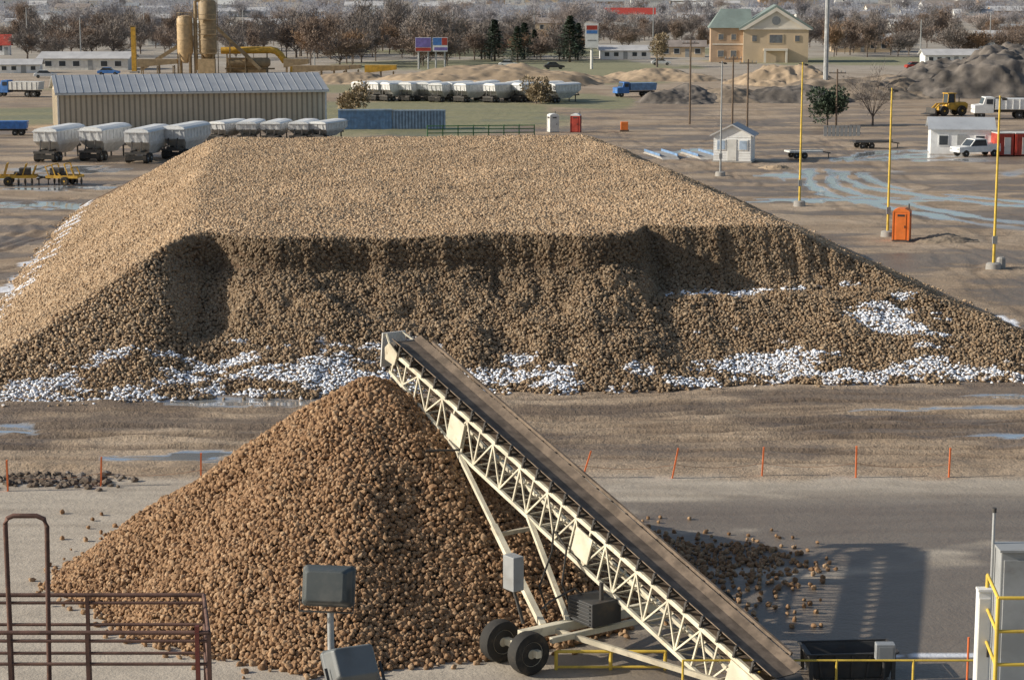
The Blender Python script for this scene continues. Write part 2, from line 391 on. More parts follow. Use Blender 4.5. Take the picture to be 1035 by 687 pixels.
while cnt < 135:
    if cnt < 90: px = random.triangular(700, 850, 760); py = random.gauss(590, 18)
    elif cnt < 116: px = random.uniform(660, 830); py = random.uniform(548, 640)
    elif cnt < 126: px = random.uniform(60, 330); py = random.uniform(515, 600)
    else: px = random.uniform(180, 480); py = random.uniform(660, 678)
    p = G(px, py)
    if float(near_h(np.array(p.x), np.array(p.y))) > .05: continue
    if any((p.x-a)**2+(p.y-b)**2 < .03 for a, b in LOOSE): continue
    LOOSE.append((p.x, p.y))
    put_beet(p.x, p.y, .06, cnt, 'stray sugar beet lying loose on the bare pad around the near heap', 'loose beets strewn around the near heap'); cnt += 1

def scatter(o, material):
    ng = bpy.data.node_groups.new('beet_scatter', 'GeometryNodeTree')
    ng.interface.new_socket('Geometry', in_out='INPUT', socket_type='NodeSocketGeometry')
    ng.interface.new_socket('Geometry', in_out='OUTPUT', socket_type='NodeSocketGeometry')
    N = ng.nodes; L = ng.links; gi = N.new('NodeGroupInput'); gout = N.new('NodeGroupOutput'); jn = N.new('GeometryNodeJoinGeometry')
    for b in protos:
        oi = N.new('GeometryNodeObjectInfo'); oi.transform_space = 'ORIGINAL'; oi.inputs['Object'].default_value = b
        sm = N.new('GeometryNodeSetMaterial'); sm.inputs['Material'].default_value = material; L.new(oi.outputs['Geometry'], sm.inputs['Geometry'])
        gt = N.new('GeometryNodeGeometryToInstance'); L.new(sm.outputs[0], gt.inputs[0]); L.new(gt.outputs[0], jn.inputs[0])
    ip = N.new('GeometryNodeInstanceOnPoints'); ip.inputs['Pick Instance'].default_value = True
    def na(nm, t):
        n = N.new('GeometryNodeInputNamedAttribute'); n.data_type = t; n.inputs['Name'].default_value = nm
        return [q for q in n.outputs if q.enabled and q.name == 'Attribute'][0]
    L.new(gi.outputs[0], ip.inputs['Points']); L.new(jn.outputs[0], ip.inputs['Instance'])
    L.new(na('is_pt', 'BOOLEAN'), ip.inputs['Selection']); L.new(na('rot', 'FLOAT_VECTOR'), ip.inputs['Rotation'])
    L.new(na('scl', 'FLOAT'), ip.inputs['Scale']); L.new(na('idx', 'INT'), ip.inputs['Instance Index'])
    j2 = N.new('GeometryNodeJoinGeometry'); L.new(gi.outputs[0], j2.inputs[0]); L.new(ip.outputs[0], j2.inputs[0]); L.new(j2.outputs[0], gout.inputs[0])
    md = o.modifiers.new('beets', 'NODES'); md.node_group = ng
def pile(name, label, gx, gy, hf, pts, shade_tone, snow_core, snow_pts, material, xf=None, smul=1.0):
    gX, gY = np.meshgrid(gx, gy, indexing='xy'); gZ = hf(gX, gY)-.06
    core = np.stack([gX.ravel(), gY.ravel(), np.maximum(gZ, -.3).ravel()], 1)
    if xf is not None: core[:, :2] = xf(core[:, 0], core[:, 1])
    n0 = len(core); k = len(pts)
    rot = np.zeros((n0+k, 3)); rot[n0:] = RS.rand(k, 3)*6.283
    scl = np.zeros(n0+k); scl[n0:] = np.clip(RS.normal(1.0, .22, k), .55, 1.7)*smul
    idx = np.zeros(n0+k, np.int32); idx[n0:] = RS.randint(0, 6, k)
    isp = np.zeros(n0+k, bool); isp[n0:] = True
    snow = np.concatenate([snow_core.ravel(), snow_pts]); tn = np.concatenate([np.ones(n0), shade_tone])
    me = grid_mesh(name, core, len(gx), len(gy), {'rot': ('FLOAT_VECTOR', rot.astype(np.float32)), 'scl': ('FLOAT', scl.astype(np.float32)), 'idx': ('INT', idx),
                   'is_pt': ('BOOLEAN', isp), 'snow': ('FLOAT', snow.astype(np.float32)), 'shade_tone': ('FLOAT', tn.astype(np.float32))}, extra=pts)
    me.materials.append(soil_m); o = bpy.data.objects.new(name, me); C.objects.link(o)
    tag(o, label, 'heap', None, 'stuff'); scatter(o, material); return o
def hexpts(x0, x1, y0, y1, s, jit):
    ax = np.arange(x0, x1, s); ay = np.arange(y0, y1, s*.866); gx, gy = np.meshgrid(ax, ay, indexing='xy')
    gx = gx+(np.arange(len(ay)) % 2)[:, None]*s/2
    gx = gx+(RS.rand(*gx.shape)-.5)*s*jit; gy = gy+(RS.rand(*gy.shape)-.5)*s*jit
    return gx.ravel(), gy.ravel()
px_, py_ = hexpts(NC.x-13, NC.x+13, NC.y-13, NC.y+13, .1, .9)
hz = near_h(px_, py_)
pr = np.where(hz > .0, 1.0, np.exp(np.minimum(hz, 0)/.13)*.35)
keep = RS.rand(len(hz)) < np.where(hz > .0, 1.0, np.where(hz > -.7, pr, 0))
px_, py_, hz = px_[keep], py_[keep], np.maximum(hz[keep], .03)
pts = np.stack([px_, py_, hz+RS.uniform(-.03, .045, len(hz))+.02], 1)
# low spill tapering away to the right of the heap
sx, sy_ = hexpts(3.0, 11.5, 57, 70, .13, .95); tt_ = (sx-4.2)/6.2
dens = np.clip(1.15-tt_*1.15, 0, 1)*np.exp(-((sy_-63.6)/(2.9-1.5*np.clip(tt_, 0, 1)))**2)*(fbm(sx/.9, sy_/.9, 77)*1.5)
ks = (RS.rand(len(sx)) < dens*.8) & (near_h(sx, sy_) < .1) & (tt_ > -.2)
spill = np.stack([sx[ks], sy_[ks], np.clip(.05+.18*(dens[ks]-.35)*RS.rand(ks.sum()), .05, .3)], 1)
pts = np.concatenate([pts, spill])
gx = np.arange(NC.x-13, NC.x+13, .2); gy = np.arange(NC.y-13, NC.y+13, .2)
pile('beet_heap', 'small brown conical heap of sugar beets under the raised end of the conveyor', gx, gy, near_h, pts, np.ones(len(pts)), np.zeros(len(gx)*len(gy)), np.zeros(len(pts)), bm_near)

# big heap in local (a, b)
P0 = G(190, 241, 6.0); phi = math.atan2(.1165, .993); ea = np.array([math.cos(phi), math.sin(phi)]); eb = np.array([-math.sin(phi), math.cos(phi)])
W = 29.5; LB = 66.0
def xf(a, b): return np.stack([P0.x+a*ea[0]+b*eb[0], P0.y+a*ea[1]+b*eb[1]], 1)
def smin(arrs, k):
    m = arrs[0]
    for q in arrs[1:]: m = np.minimum(m, q)
    s = 0
    for q in arrs: s = s+np.exp(-np.clip((q-m)/k, 0, 60))
    return m-k*np.log(s)
def front_u(a, b):
    right = sstep(21.8, 23.2, a+(fbm(a/3, b/3, 5)-.5)*1.5)
    e = 2.2*right+1.9*np.exp(-((a-1.0)/1.5)**2)+(fbm(a/3.6, b*0+3.3, 12)-.5)*1.3+(fbm(a/.8, b*0+5.1, 15)-.5)*.5+.8*np.exp(-((a-22.8)/.9)**2)-.6*np.exp(-((a-19.5)/1.6)**2)
    t = -9.6+(fbm(a/3.5, b*0+1.7, 14)-.5)*2.4
    return (b-t)/(e-t), right
def big_h(a, b):
    hl = (a+11.6)*.53; hr = (W+13.6-a)*.445; hb = (LB+10-b)*.6
    u, right = front_u(a, b)
    pl = np.interp(u, [-1, 0, .55, .84, .915, .95, .975, 1, 3], [-6, 0, 2.6, 4.1, 4.45, 5.5, 5.95, 6.08, 7.6])
    pr = np.interp(u, [-1, 0, .46, .57, .75, .81, .86, .945, .97, 1, 3], [-6, 0, 2.35, 2.95, 3.1, 3.4, 3.9, 5.55, 5.95, 6.08, 7.6])
    fr = pl*(1-right)+pr*right
    fr = fr+(fbm(a/2.0, b/2.0, 18)-.5)*1.0*sstep(0, .3, u)*sstep(.98, .8, u)*(1-.5*right)+(fbm(a/.7, b/.7, 19)-.5)*.4*sstep(.3, .7, u)*sstep(.96, .9, u)
    lf = sstep(.8, -2.2, a); fr = fr*(1-lf)+((b+9.8)*.6)*lf
    top = 6.0+(fbm(a/5, b/9, 22)-.5)*.4+(fbm(a/1.5, b/4, 23)-.5)*.12
    h = smin([hl+(fbm(a/3, b/5, 25)-.5)*.7, hr+(fbm(a/3, b/5, 26)-.5)*.6, hb, fr, top], .12)
    return h+(fbm(a/.9, b/.9, 28)-.5)*.15
def big_snow(a, b, h):
    u, right = front_u(a, b); f = fbm(a/2.6, b/1.1, 81); f2 = fbm(a/.35, b/.35, 83, 2); f3 = fbm(a/1.6, b/.5, 85, 3)
    z = np.exp(-(np.maximum(h-.5, 0)/1.15)**2)*np.where(a < 9, 1.10, .96)*sstep(.75, .35, u)*(a > -10)
    z = np.maximum(z, 1.2*np.exp(-((a-34.0)/2.8)**2-((h-1.9)/1.5)**2)*sstep(1.0, .7, u))
    z = np.maximum(z, 2.1*np.exp(-((a-26.4)/3.6)**4)*np.exp(-((u-.685-.012*(a-26))/.035)**2)*right)
    z = np.maximum(z, 1.05*np.exp(-((a-23.6)/1.3)**2-((h-2.2)/1.0)**2)*(u < .9))
    z = np.maximum(z, .8*np.exp(-((h-.5)/.6)**2)*sstep(-6, -9, a)*(b > -4))
    v = z*.45+(f-.5)*.95+(f2-.5)*.3+(f3-.5)*.95
    return sstep(.44, .52, v)*sstep(.12, .3, z)
gx = np.arange(-14, W+16, .3); gy = np.arange(-13, LB+12, .3); gX, gY = np.meshgrid(gx, gy, indexing='xy'); gh = big_h(gX, gY)
a1, b1 = hexpts(-14, W+16, -13, LB+1.5, .136, .85); ex = RS.rand(2, 210000); a2 = -12+ex[0]*(W+26); b2 = -10+ex[1]*14.5
a_ = np.concatenate([a1, a2]); b_ = np.concatenate([b1, b2]); h_ = big_h(a_, b_)
dh = np.hypot(big_h(a_+.1, b_)-h_, big_h(a_, b_+.1)-h_)/.1
keep = (h_ > .03); keep[len(a1):] &= (dh[len(a1):] > .95)
keep |= (h_ > -.25) & (RS.rand(len(h_)) < .06) & (np.arange(len(h_)) < len(a1))
a_, b_, h_ = a_[keep], b_[keep], h_[keep]; xy = xf(a_, b_)
pts = np.concatenate([xy, (np.maximum(h_, 0)+RS.uniform(-.035, .045, len(h_)))[:, None]], 1)
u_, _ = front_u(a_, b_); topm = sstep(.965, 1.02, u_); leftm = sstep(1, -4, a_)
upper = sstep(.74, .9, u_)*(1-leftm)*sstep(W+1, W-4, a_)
shade_tone = .66-.2*upper; shade_tone = shade_tone+(1.0-shade_tone)*np.maximum(topm, leftm*.7); shade_tone = shade_tone*(.84+.32*fbm(a_/4, b_/4, 90))  # painted shade: front face and upper cut darkened, top and left kept pale
spt = big_snow(a_, b_, h_)*(RS.rand(len(a_)) < .92)
pile('beet_heap', 'huge long flat topped heap of sugar beets with snow along its foot', gx, gy, big_h, pts, shade_tone, big_snow(gX, gY, gh), spt, bm_far, xf, 1.1)

# ================================================================== WHEEL part
def wheel(root, c, ax, r, w, n=20, rimmat=None):
    mb = MB(); h = w/2
    mb.lathe(c, ax, [(r*.58, -h*.8), (r*.8, -h), (r*.96, -h*.85), (r, -h*.4), (r, h*.4), (r*.96, h*.85), (r*.8, h), (r*.58, h*.8)], n)
    t = mb.build('wheel', M['rubber'], root, True)
    mb = MB(); mb.lathe(c, ax, [(r*.1, -h*.86), (r*.2, -h*.88), (r*.3, -h*.5), (r*.5, -h*.55), (r*.57, -h*.86), (r*.57, h*.86), (r*.5, h*.55), (r*.3, h*.5), (r*.2, h*.88), (r*.1, h*.86)], n)
    mb.build('rim', rimmat or M['steel'], t, True); return t

# ================================================================== CONVEYOR
TL = G(783, 684, .9); HD = G(411, 354, 6.8); Z0 = .9
vec = Vector((HD.x-TL.x, HD.y-TL.y)); CL = vec.length; rzc = math.atan2(vec.y, vec.x); SLP = (6.8-Z0)/CL; al = math.atan(SLP)
cv = thing('conveyor', 'long cream lattice stacking conveyor rising to the tip of the near beet heap', 'conveyor', (TL.x, TL.y, 0), rzc)
def LP(x, y, off=0.0): return Vector((x-off*math.sin(al), y, Z0+SLP*x+off*math.cos(al)))
TD = 1.22
def depth(x): return TD if x < CL-4 else TD-.55*(x-(CL-4))/4
hw = .48
mb = MB()
for sy in (-1, 1):
    mb.bar(LP(-.6, sy*hw), LP(CL, sy*hw), .09, .13)
    for k in range(4):
        x0 = -.6+(CL-3.4)*k/4; x1 = -.6+(CL-3.4)*(k+1)/4
        mb.bar(LP(x0, sy*hw, -depth(x0)), LP(x1, sy*hw, -depth(x1)), .09, .11)
    mb.bar(LP(CL-4, sy*hw, -TD), LP(CL, sy*hw, -TD+.55), .09, .11)
mb.build('chord', M['cream'], cv)
npan = 26; xp = [-.4+(CL+.3)*i/npan for i in range(npan+1)]
for sy in (-1, 1):
    mb = MB()
    for i in range(npan+1):
        x = xp[i]; mb.bar(LP(x, sy*hw, -.06), LP(x, sy*hw, -depth(x)+.05), .052, .052)
        if i < npan:
            q = xp[i+1]
            if i % 2 == 0: mb.bar(LP(x, sy*(hw+.01), -.06), LP(q, sy*(hw+.01), -depth(q)+.05), .045, .045)
            else: mb.bar(LP(x, sy*(hw+.01), -depth(x)+.05), LP(q, sy*(hw+.01), -.06), .045, .045)
    mb.build('lattice', M['cream'], cv)
mb = MB()
for x in xp: mb.bar(LP(x, -hw, -depth(x)), LP(x, hw, -depth(x)), .05)
for i in range(npan): mb.bar(LP(xp[i], -hw, -depth(xp[i])), LP(xp[i+1], hw, -depth(xp[i+1])), .036)
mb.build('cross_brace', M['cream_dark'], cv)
mb = MB(); sec = [(-.52, .40), (-.3, .27), (.3, .27), (.52, .40), (.52, .37), (.3, .24), (-.3, .24), (-.52, .37)]
vs = [LP(x, y, o) for x in (-.3, CL+.15) for (y, o) in sec]; k = len(sec)
mb.add(vs, [tuple(range(k)), tuple(range(k, 2*k))]+[(i, (i+1) % k, k+(i+1) % k, k+i) for i in range(k)])
mb.build('belt', M['belt'], cv)
mb = MB(); mb.bar(LP(-.2, 0, -.32), LP(CL, 0, -.32), .78, .02); mb.build('return_belt', M['belt'], cv)
for i in range(26):
    x = .3+(CL-.7)*i/25; mb = MB()
    for sy in (-1, 1):
        mb.bar(LP(x, sy*.55, .05), LP(x, sy*.55, .4), .075, .06)
        mb.tube(LP(x, sy*.22, .16), LP(x, sy*.56, .32), .065, n=8)
    mb.bar(LP(x, -.55, .09), LP(x, .55, .09), .07, .06); mb.tube(LP(x, -.22, .16), LP(x, .22, .16), .06, n=8)
    mb.build('idler', M['dsteel'], cv)
mb = MB(); mb.bar(LP(.2, -.62, .42), LP(CL-.4, -.62, .42), .07, .1); mb.build('edge_guard', M['belt'], cv)
mb = MB(); mb.tube(LP(CL+.1, -.42, .08), LP(CL+.1, .42, .08), .2, n=16); mb.build('head_pulley', M['dsteel'], cv, True)
mb = MB(); mb.tube(LP(-.4, -.42, .08), LP(-.4, .42, .08), .2, n=16); mb.build('tail_pulley', M['dsteel'], cv, True)
mb = MB()
for sy in (-1, 1):
    pl = [LP(CL-.35, sy*.56, .14), LP(CL+.15, sy*.56, .26), LP(CL+.32, sy*.56, .0), LP(CL+.2, sy*.56, -.35), LP(CL-.3, sy*.56, -.3)]
    ql = [p+Vector((0, sy*.04, 0)) for p in pl]
    mb.add(pl+ql, [(0, 1, 2, 3, 4), (5, 6, 7, 8, 9)]+[(i, (i+1) % 5, 5+(i+1) % 5, 5+i) for i in range(5)])
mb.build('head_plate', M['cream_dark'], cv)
mb = MB(); mb.bar(LP(CL+.8, 0, .22), LP(CL+.58, 0, -.85), .85, .05); mb.build('discharge_flap', M['offwhite'], cv)
mb = MB(); mb.bar(LP(CL+.76, -.3, .2), LP(CL+.1, -.54, .1), .05); mb.bar(LP(CL+.76, .3, .2), LP(CL+.1, .54, .1), .05); mb.build('flap_arm', M['cream'], cv)
for fx in (.78, .415):
    x = CL*fx; mb = MB(); mb.bar(LP(x-.36, hw+.07, -.6), LP(x+.36, hw+.07, -.6), .05, .8); mb.build('plate', M['cream'], cv, bevel=.01)
mb = MB()
for sy in (-1, 1): mb.bar(LP(-.5, sy*(hw+.07), -.45), LP(1.0, sy*(hw+.07), -.45), .04, .8)
mb.build('tail_plate', M['cream'], cv)
AX = 6.6
mb = MB(); mb.bar((AX, -3.1, .85), (AX, 3.1, .85), .26, .26)
for sy in (-1, 1): mb.bar((5.6, sy*3.2, .6), (7.6, sy*3.2, .6), .16, .2); mb.bar((AX, sy*2.9, .85), (AX, sy*3.2, .6), .2)
mb.bar((AX-.7, -1.8, .8), (AX-.7, 2.6, .8), .14, .16)
mb.build('axle_beam', M['cream'], cv, bevel=.015)
for sy in (1, -1):
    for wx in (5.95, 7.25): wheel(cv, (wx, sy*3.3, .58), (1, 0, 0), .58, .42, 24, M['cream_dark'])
for sy in (1, -1):
    mb = MB(); t = LP(13.0, sy*hw, -TD); b = Vector((6.8, sy*2.2, .9)); m_ = b.lerp(t, .55)
    mb.bar(b, m_, .17, .17); mb.bar(m_, t, .12, .12); mb.build('lift_leg', M['cream'], cv)
    mb = MB(); mb.bar((AX, sy*1.5, .95), LP(9.4, sy*hw, -TD), .13, .13); mb.build('strut', M['cream'], cv)
    mb = MB(); mb.bar((AX, sy*2.0, .8), (1.2, sy*.55, .5), .1, .14); mb.build('draw_bar', M['cream_dark'], cv)
q0, q1 = Vector((6.8, 2.2, .9)), LP(13.0, hw, -TD); r0, r1 = Vector((6.8, -2.2, .9)), LP(13.0, -hw, -TD)
mb = MB(); l1 = q0.lerp(q1, .5); l2 = r0.lerp(r1, .5); mb.bar(l1, l2, .11); mb.build('leg_brace', M['cream_dark'], cv)
mb = MB(); tt = LP(12.9, hw, -1.1); mb.bar(tt, tt+Vector((.35, 1.0, .05)), .05); mb.build('bracket', M['dsteel'], cv)
mb = MB(); mb.box((7.4, 2.75, 2.35), (.5, .35, .95)); mb.build('control_cabinet', M['grey'], cv, bevel=.02)
mb = MB(); mb.bar((7.15, 2.6, .95), (7.4, 2.75, 1.9), .07); mb.build('cabinet_post', M['dsteel'], cv)
mb = MB(); mb.box((6.2, .9, 1.3), (1.1, 1.0, .65))
for i in range(6): mb.box((6.2, 1.42, 1.06+i*.1), (.95, .05, .045))
mb.build('power_unit', M['mesh'], cv, bevel=.03)
mb = MB(); mb.tube((5.9, .9, 1.6), (5.9, .9, 2.1), .06); mb.path([(6.5, .9, 1.5), (6.7, 1.2, 1.8), (6.9, 1.9, 1.5), (7.0, 2.1, 1.3)], .03); mb.build('exhaust_pipe', M['dsteel'], cv)
for k, (hx, hy) in enumerate(((6.9, 1.2), (7.0, 1.9))): mb = MB(); mb.path([(hx, hy, 1.2), (hx+.1, hy+.2, 1.9), (hx+.8, hy*.6, 2.6), (hx+1.6, .5, 2.9)], .03); mb.build('hydraulic_hose', M['rubber'], cv)
mb = MB()
for sy in (-1, 1): mb.bar((-.5, sy*.6, 0), LP(-.3, sy*.6, -.1), .12); mb.bar((1.6, sy*.6, 0), LP(1.6, sy*.55, -1.0), .1)
mb.bar((-.5, -.6, .12), (-.5, .6, .12), .1); mb.build('tail_stand', M['cream'], cv)

def railing(name, label, p, q, h, posts, m, r=.035, mids=(.5,), cat='railing'):
    p = Vector(p); q = Vector(q); t = thing(name, label, cat, p); v = q-p
    mb = MB(); mb.tube((0, 0, h), v+Vector((0, 0, h)), r); mb.build('top_rail', m, t, True)
    for k in mids: mb = MB(); mb.tube((0, 0, h*k), v+Vector((0, 0, h*k)), r*.85); mb.build('mid_rail', m, t, True)
    for i in range(posts):
        mb = MB(); b = v*(i/(posts-1)); mb.tube(b, b+Vector((0, 0, h+.02)), r*1.1); mb.build('post', m, t, True)
    return t
yb = 53.2
railing('guard_rail', 'short yellow guard rail in front of the conveyor wheels', (D(562, 690, yb).x, yb, 0), (D(672, 690, yb).x, yb, 0), D(600, 658, yb).z, 3, M['yellow'], .045, (.15,))
railing('guard_rail', 'long yellow guard rail in front of the dark feed hopper', (D(690, 690, 50.6).x, 50.6, 0), (D(1000, 690, 50.6).x, 50.6, 0), D(850, 667, 50.6).z, 5, M['yellow'], .028, ())
hp = D(856, 690, 52.9); ht = thing('feed_hopper', 'dark steel feed hopper at the lower end of the conveyor', 'hopper', (hp.x, 52.9, 0), .08); ht.scale = (1, .7, D(856, 647, 53.4).z/1.54)
mb = MB(); mb.add([(-1.15, -.8, 1.45), (1.15, -.8, 1.45), (1.15, .8, 1.45), (-1.15, .8, 1.45), (-1.0, -.65, .05), (1.0, -.65, .05), (1.0, .65, .05), (-1.0, .65, .05),
                   (-1.08, -.73, 1.45), (1.08, -.73, 1.45), (1.08, .73, 1.45), (-1.08, .73, 1.45), (-.9, -.55, .5), (.9, -.55, .5), (.9, .55, .5), (-.9, .55, .5)],
                  [(0, 1, 5, 4), (1, 2, 6, 5), (2, 3, 7, 6), (3, 0, 4, 7), (8, 9, 13, 12), (9, 10, 14, 13), (10, 11, 15, 14), (11, 8, 12, 15), (0, 1, 9, 8), (1, 2, 10, 9), (2, 3, 11, 10), (3, 0, 8, 11), (12, 13, 14, 15)])
for i in range(5): mb.bar((-.9+i*.45, -.83, 1.42), (-.8+i*.4, -.68, .1), .06)
mb.build('bin', M['dsteel'], ht)
mb = MB(); mb.bar((-1.2, -.82, 1.5), (1.2, -.82, 1.5), .08); mb.bar((-1.2, .82, 1.5), (1.2, .82, 1.5), .08); mb.bar((-1.2, -.8, 1.5), (-1.2, .8, 1.5), .08); mb.bar((1.2, -.8, 1.5), (1.2, .8, 1.5), .08); mb.build('rim_beam', M['dsteel'], ht)
for sx in (-1, 1):
    for sy in (-1, 1): mb = MB(); mb.bar((sx*1.1, sy*.75, 0), (sx*1.1, sy*.75, 1.46), .1); mb.build('leg', M['dsteel'], ht)
bp = D(894, 657, 52.2); bt = thing('control_box', 'small pale grey control box on a post beside the feed hopper', 'control box', (bp.x, 52.2, 0))
mb = MB(); mb.tube((0, 0, 0), (0, 0, bp.z), .04); mb.build('post', M['dsteel'], bt)
mb = MB(); mb.box((0, -.06, bp.z), (.5, .3, .45)); mb.build('box', M['steel'], bt, bevel=.02)
mb = MB(); mb.box((0, -.225, bp.z), (.36, .02, .32)); mb.build('door', M['grey'], bt)

wordy = ['leftmost orange stake beside the dirt clods', 'orange stake second from the left at the end of the dirt clods', 'orange stake standing alone left of the near heap', 'leaning orange stake just right of the conveyor head',
         'slightly leaning orange stake second to the right of the conveyor', 'upright orange stake third to the right of the conveyor', 'upright orange stake second from the right end of the line', 'rightmost orange stake of the row along the mud track']
tops = []
for (px, yb_, yt, lean), lb in zip([(8, 496, 463, 0), (102, 491, 460, .05), (203, 489, 456, .03), (588, 483, 454, .33), (679, 483, 451, .2), (770, 481, 450, .05), (865, 482, 449, 0), (959, 482, 451, .02)], wordy):
    p = G(px, yb_); s = thing('marker_stake', lb, 'stake', p, 0, 'orange stakes along the mud track'); h = (yb_-yt)/2100*p.y*1.0
    q = Vector((lean*h, 0, h)); mb = MB(); mb.bar((0, 0, -.1), q*.93, .1, .05); mb.build('shaft', M['stake'], s)
    mb = MB(); mb.bar(q*.93, q, .103, .053); mb.build('tip', M['stake'], s); tops.append(p+q*.45)
mb = MB(); pl = []
for i in range(len(tops)-1):
    for k in range(6): t = k/6; pl.append(tops[i].lerp(tops[i+1], t)-Vector((0, 0, .25*4*t*(1-t)*.6)))
mb.path(pl+[tops[-1]], .009, 5)
tag(mb.build('marker_string', mat('faded_string', (.36, .2, .12), .8)), 'thin sagging string strung between the orange stakes', 'string')
p = G(977, 700); s = thing('marker_stake', 'thin red orange stake behind the yellow guard rail at lower right', 'stake', p); mb = MB(); mb.tube((0, 0, 0), (0, 0, 1.5), .03); mb.build('shaft', M['stake'], s)
rk = random.Random(5); mb = MB()
for i in range(170):
    p = G(rk.triangular(-15, 145, 30), rk.gauss(487, 3.5)); sz = rk.uniform(.05, .17); bm = bmesh.new(); bmesh.ops.create_icosphere(bm, subdivisions=1, radius=sz)
    for v in bm.verts: v.co = Vector((v.co.x*rk.uniform(.8, 1.6), v.co.y*rk.uniform(.8, 1.3), v.co.z*rk.uniform(.6, 1)))+Vector((p.x, p.y, sz*.4))
    mb.add([v.co for v in bm.verts], [[v.index for v in f.verts] for f in bm.faces]); bm.free()
M['clod'] = mat('clod_soil', (.15, .115, .085), .95, var=.4, scale=2, da=.5, dirt=(.6, .6, .6), ds=1.2)
tag(mb.build('dirt_clods', M['clod']), 'dark clods of dirt scattered along the left end of the mud track', 'clods', None, 'stuff')

# ================================================================== NEAR STRUCTURES
PZ = 9.1
t = thing('steel_landing', 'rusty brown steel landing with pipe railings at the lower left corner', 'landing', (-5.2, 24.0, PZ))
def pipe(nm, pts, r, m, par): mb = MB(); mb.path(pts, r, 10); return mb.build(nm, m, par, True)
off = Vector((-5.2, 24.0, PZ))
def LD(px, py, Y): return D(px, py, Y)-off
for (Y_, x1, yt) in ((24.9, 206, 601), (23.3, 211, 639)):
    a = LD(-40, yt, Y_); b = LD(x1, yt, Y_); hgt = a.z
    pipe('top_rail', [(a.x, a.y, hgt), (b.x, b.y, hgt)], .026, M['rust'], t)
    for dz in (.1, .38, .75): pipe('mid_rail', [(a.x, a.y, hgt-dz), (b.x, b.y, hgt-dz)], .02, M['rust'], t)
    for pxx in (9, 88, x1):
        q = LD(pxx, yt, Y_); mb = MB(); mb.bar((q.x, q.y, 0), (q.x, q.y, hgt+.01), .045); mb.build('post', M['rust'], t)
a = LD(206, 601, 24.9); b = LD(211, 639, 23.3)
for k in (0, .38, .75): pipe('side_rail', [(a.x, a.y, a.z-k), (b.x, b.y, b.z-k)], .024, M['rust'], t)
q = LD(199, 632, 23.3); mb = MB(); mb.bar((q.x, q.y, 0), (q.x, q.y, q.z), .05); mb.build('gate_post', mat('red_oxide_paint', (.2, .05, .04), .6, da=.5), t)
mb = MB(); mb.box((-1.0, .1, -.06), (5.2, 2.0, .1)); mb.build('deck', M['rust'], t)
for sx in (-3.3, 1.3): mb = MB(); mb.bar((sx, .1, -PZ), (sx, .1, -.1), .25); mb.build('column', M['rust'], t)
gq = thing('grab_rail', 'tall dark bent pipe grab rail rising above the rusty landing', 'grab rail', (0, 24.1, PZ))
o1 = Vector((0, 24.1, PZ)); A = D(5, 521, 24.1)-o1; B = D(47, 521, 24.1)-o1; e = D(48, 668, 24.1)-o1
pipe('bent_pipe', [(A.x, 0, 0), (A.x, 0, A.z-.1), (A.x+.03, 0, A.z-.03), (A.x+.1, 0, A.z), (B.x-.12, 0, A.z), (B.x-.03, 0, A.z-.04), (B.x, 0, A.z-.13), (e.x, 0, 0)], .03, M['rust'], gq)
fp = D(334, 620, 21.0); ft = thing('floodlight_pole', 'steel pole carrying two dark grey floodlights in front of the near heap', 'floodlight', (fp.x, 21.0, 0))
pipe('pole', [(0, 0, 0), (0, 0, fp.z+.02)], .035, M['steel'], ft)
def flood(cx, cy, cz, w, h, yaw, pitch, m):
    mt = Matrix.Translation((cx, cy, cz)) @ Matrix.Rotation(yaw, 4, 'Z') @ Matrix.Rotation(pitch, 4, 'X')
    prof = [(1, .10), (1, .04), (.93, .02), (.8, -.1), (.72, -.14)]; vs = []; fs = []; nseg = len(prof)
    for (k, y) in prof:
        cc = .13
        for (sx, sz) in ((-1, -1+cc), (-1+cc, -1), (1-cc, -1), (1, -1+cc), (1, 1-cc), (1-cc, 1), (-1+cc, 1), (-1, 1-cc)): vs.append(mt @ Vector((sx*w/2*k, y, sz*h/2*k)))
    for i in range(nseg-1):
        for j in range(8): fs.append((i*8+j, i*8+(j+1) % 8, i*8+8+(j+1) % 8, i*8+8+j))
    fs.append(tuple(range(8))); fs.append(tuple(range((nseg-1)*8, nseg*8)))
    mb = MB(); mb.add(vs, fs); hd = mb.build('lamp_head', m, ft, bevel=.012)
    mb = MB(); mb.add([mt @ Vector((sx*w*.45, .104, sz*h*.45)) for sx, sz in ((-1, -1), (1, -1), (1, 1), (-1, 1))], [(0, 1, 2, 3)]); mb.build('lens', M['lampglass'], hd)
    mb = MB()
    for sx in (-1, 1): mb.bar(mt @ Vector((sx*w*.515, -.02, 0)), mt @ Vector((sx*w*.515, -.02, -h*.62)), .03, .012)
    mb.bar(mt @ Vector((-w*.52, -.02, -h*.62)), mt @ Vector((w*.52, -.02, -h*.62)), .03, .012); mb.build('yoke', M['dsteel'], hd)
p1 = D(331, 592, 21.0); flood(p1.x-fp.x, 0.0, p1.z, .56, .43, R(-8), R(-14), M['lampgrey'])
p2 = D(356, 672, 20.8); flood(p2.x-fp.x, -.2, p2.z, .58, .44, R(25), R(-38), mat('pale_lamp_housing', (.17, .18, .18), .5, da=.3))
mb = MB(); mb.bar((0, 0, p2.z-.28), (p2.x-fp.x, -.2, p2.z-.28), .05); mb.build('arm', M['steel'], ft)
PR = 8.8
pt = thing('equipment_platform', 'steel platform at the lower right corner with a yellow handrail', 'platform', (6.9, 25.0, PR))
mb = MB(); mb.box((0.2, 0, -.08), (3.0, 3.0, .12)); mb.build('deck', M['steel'], pt)
for sx in (-1.2, 1.6): mb = MB(); mb.bar((sx, 0, -PR), (sx, 0, -.14), .25); mb.build('column', M['steel'], pt)
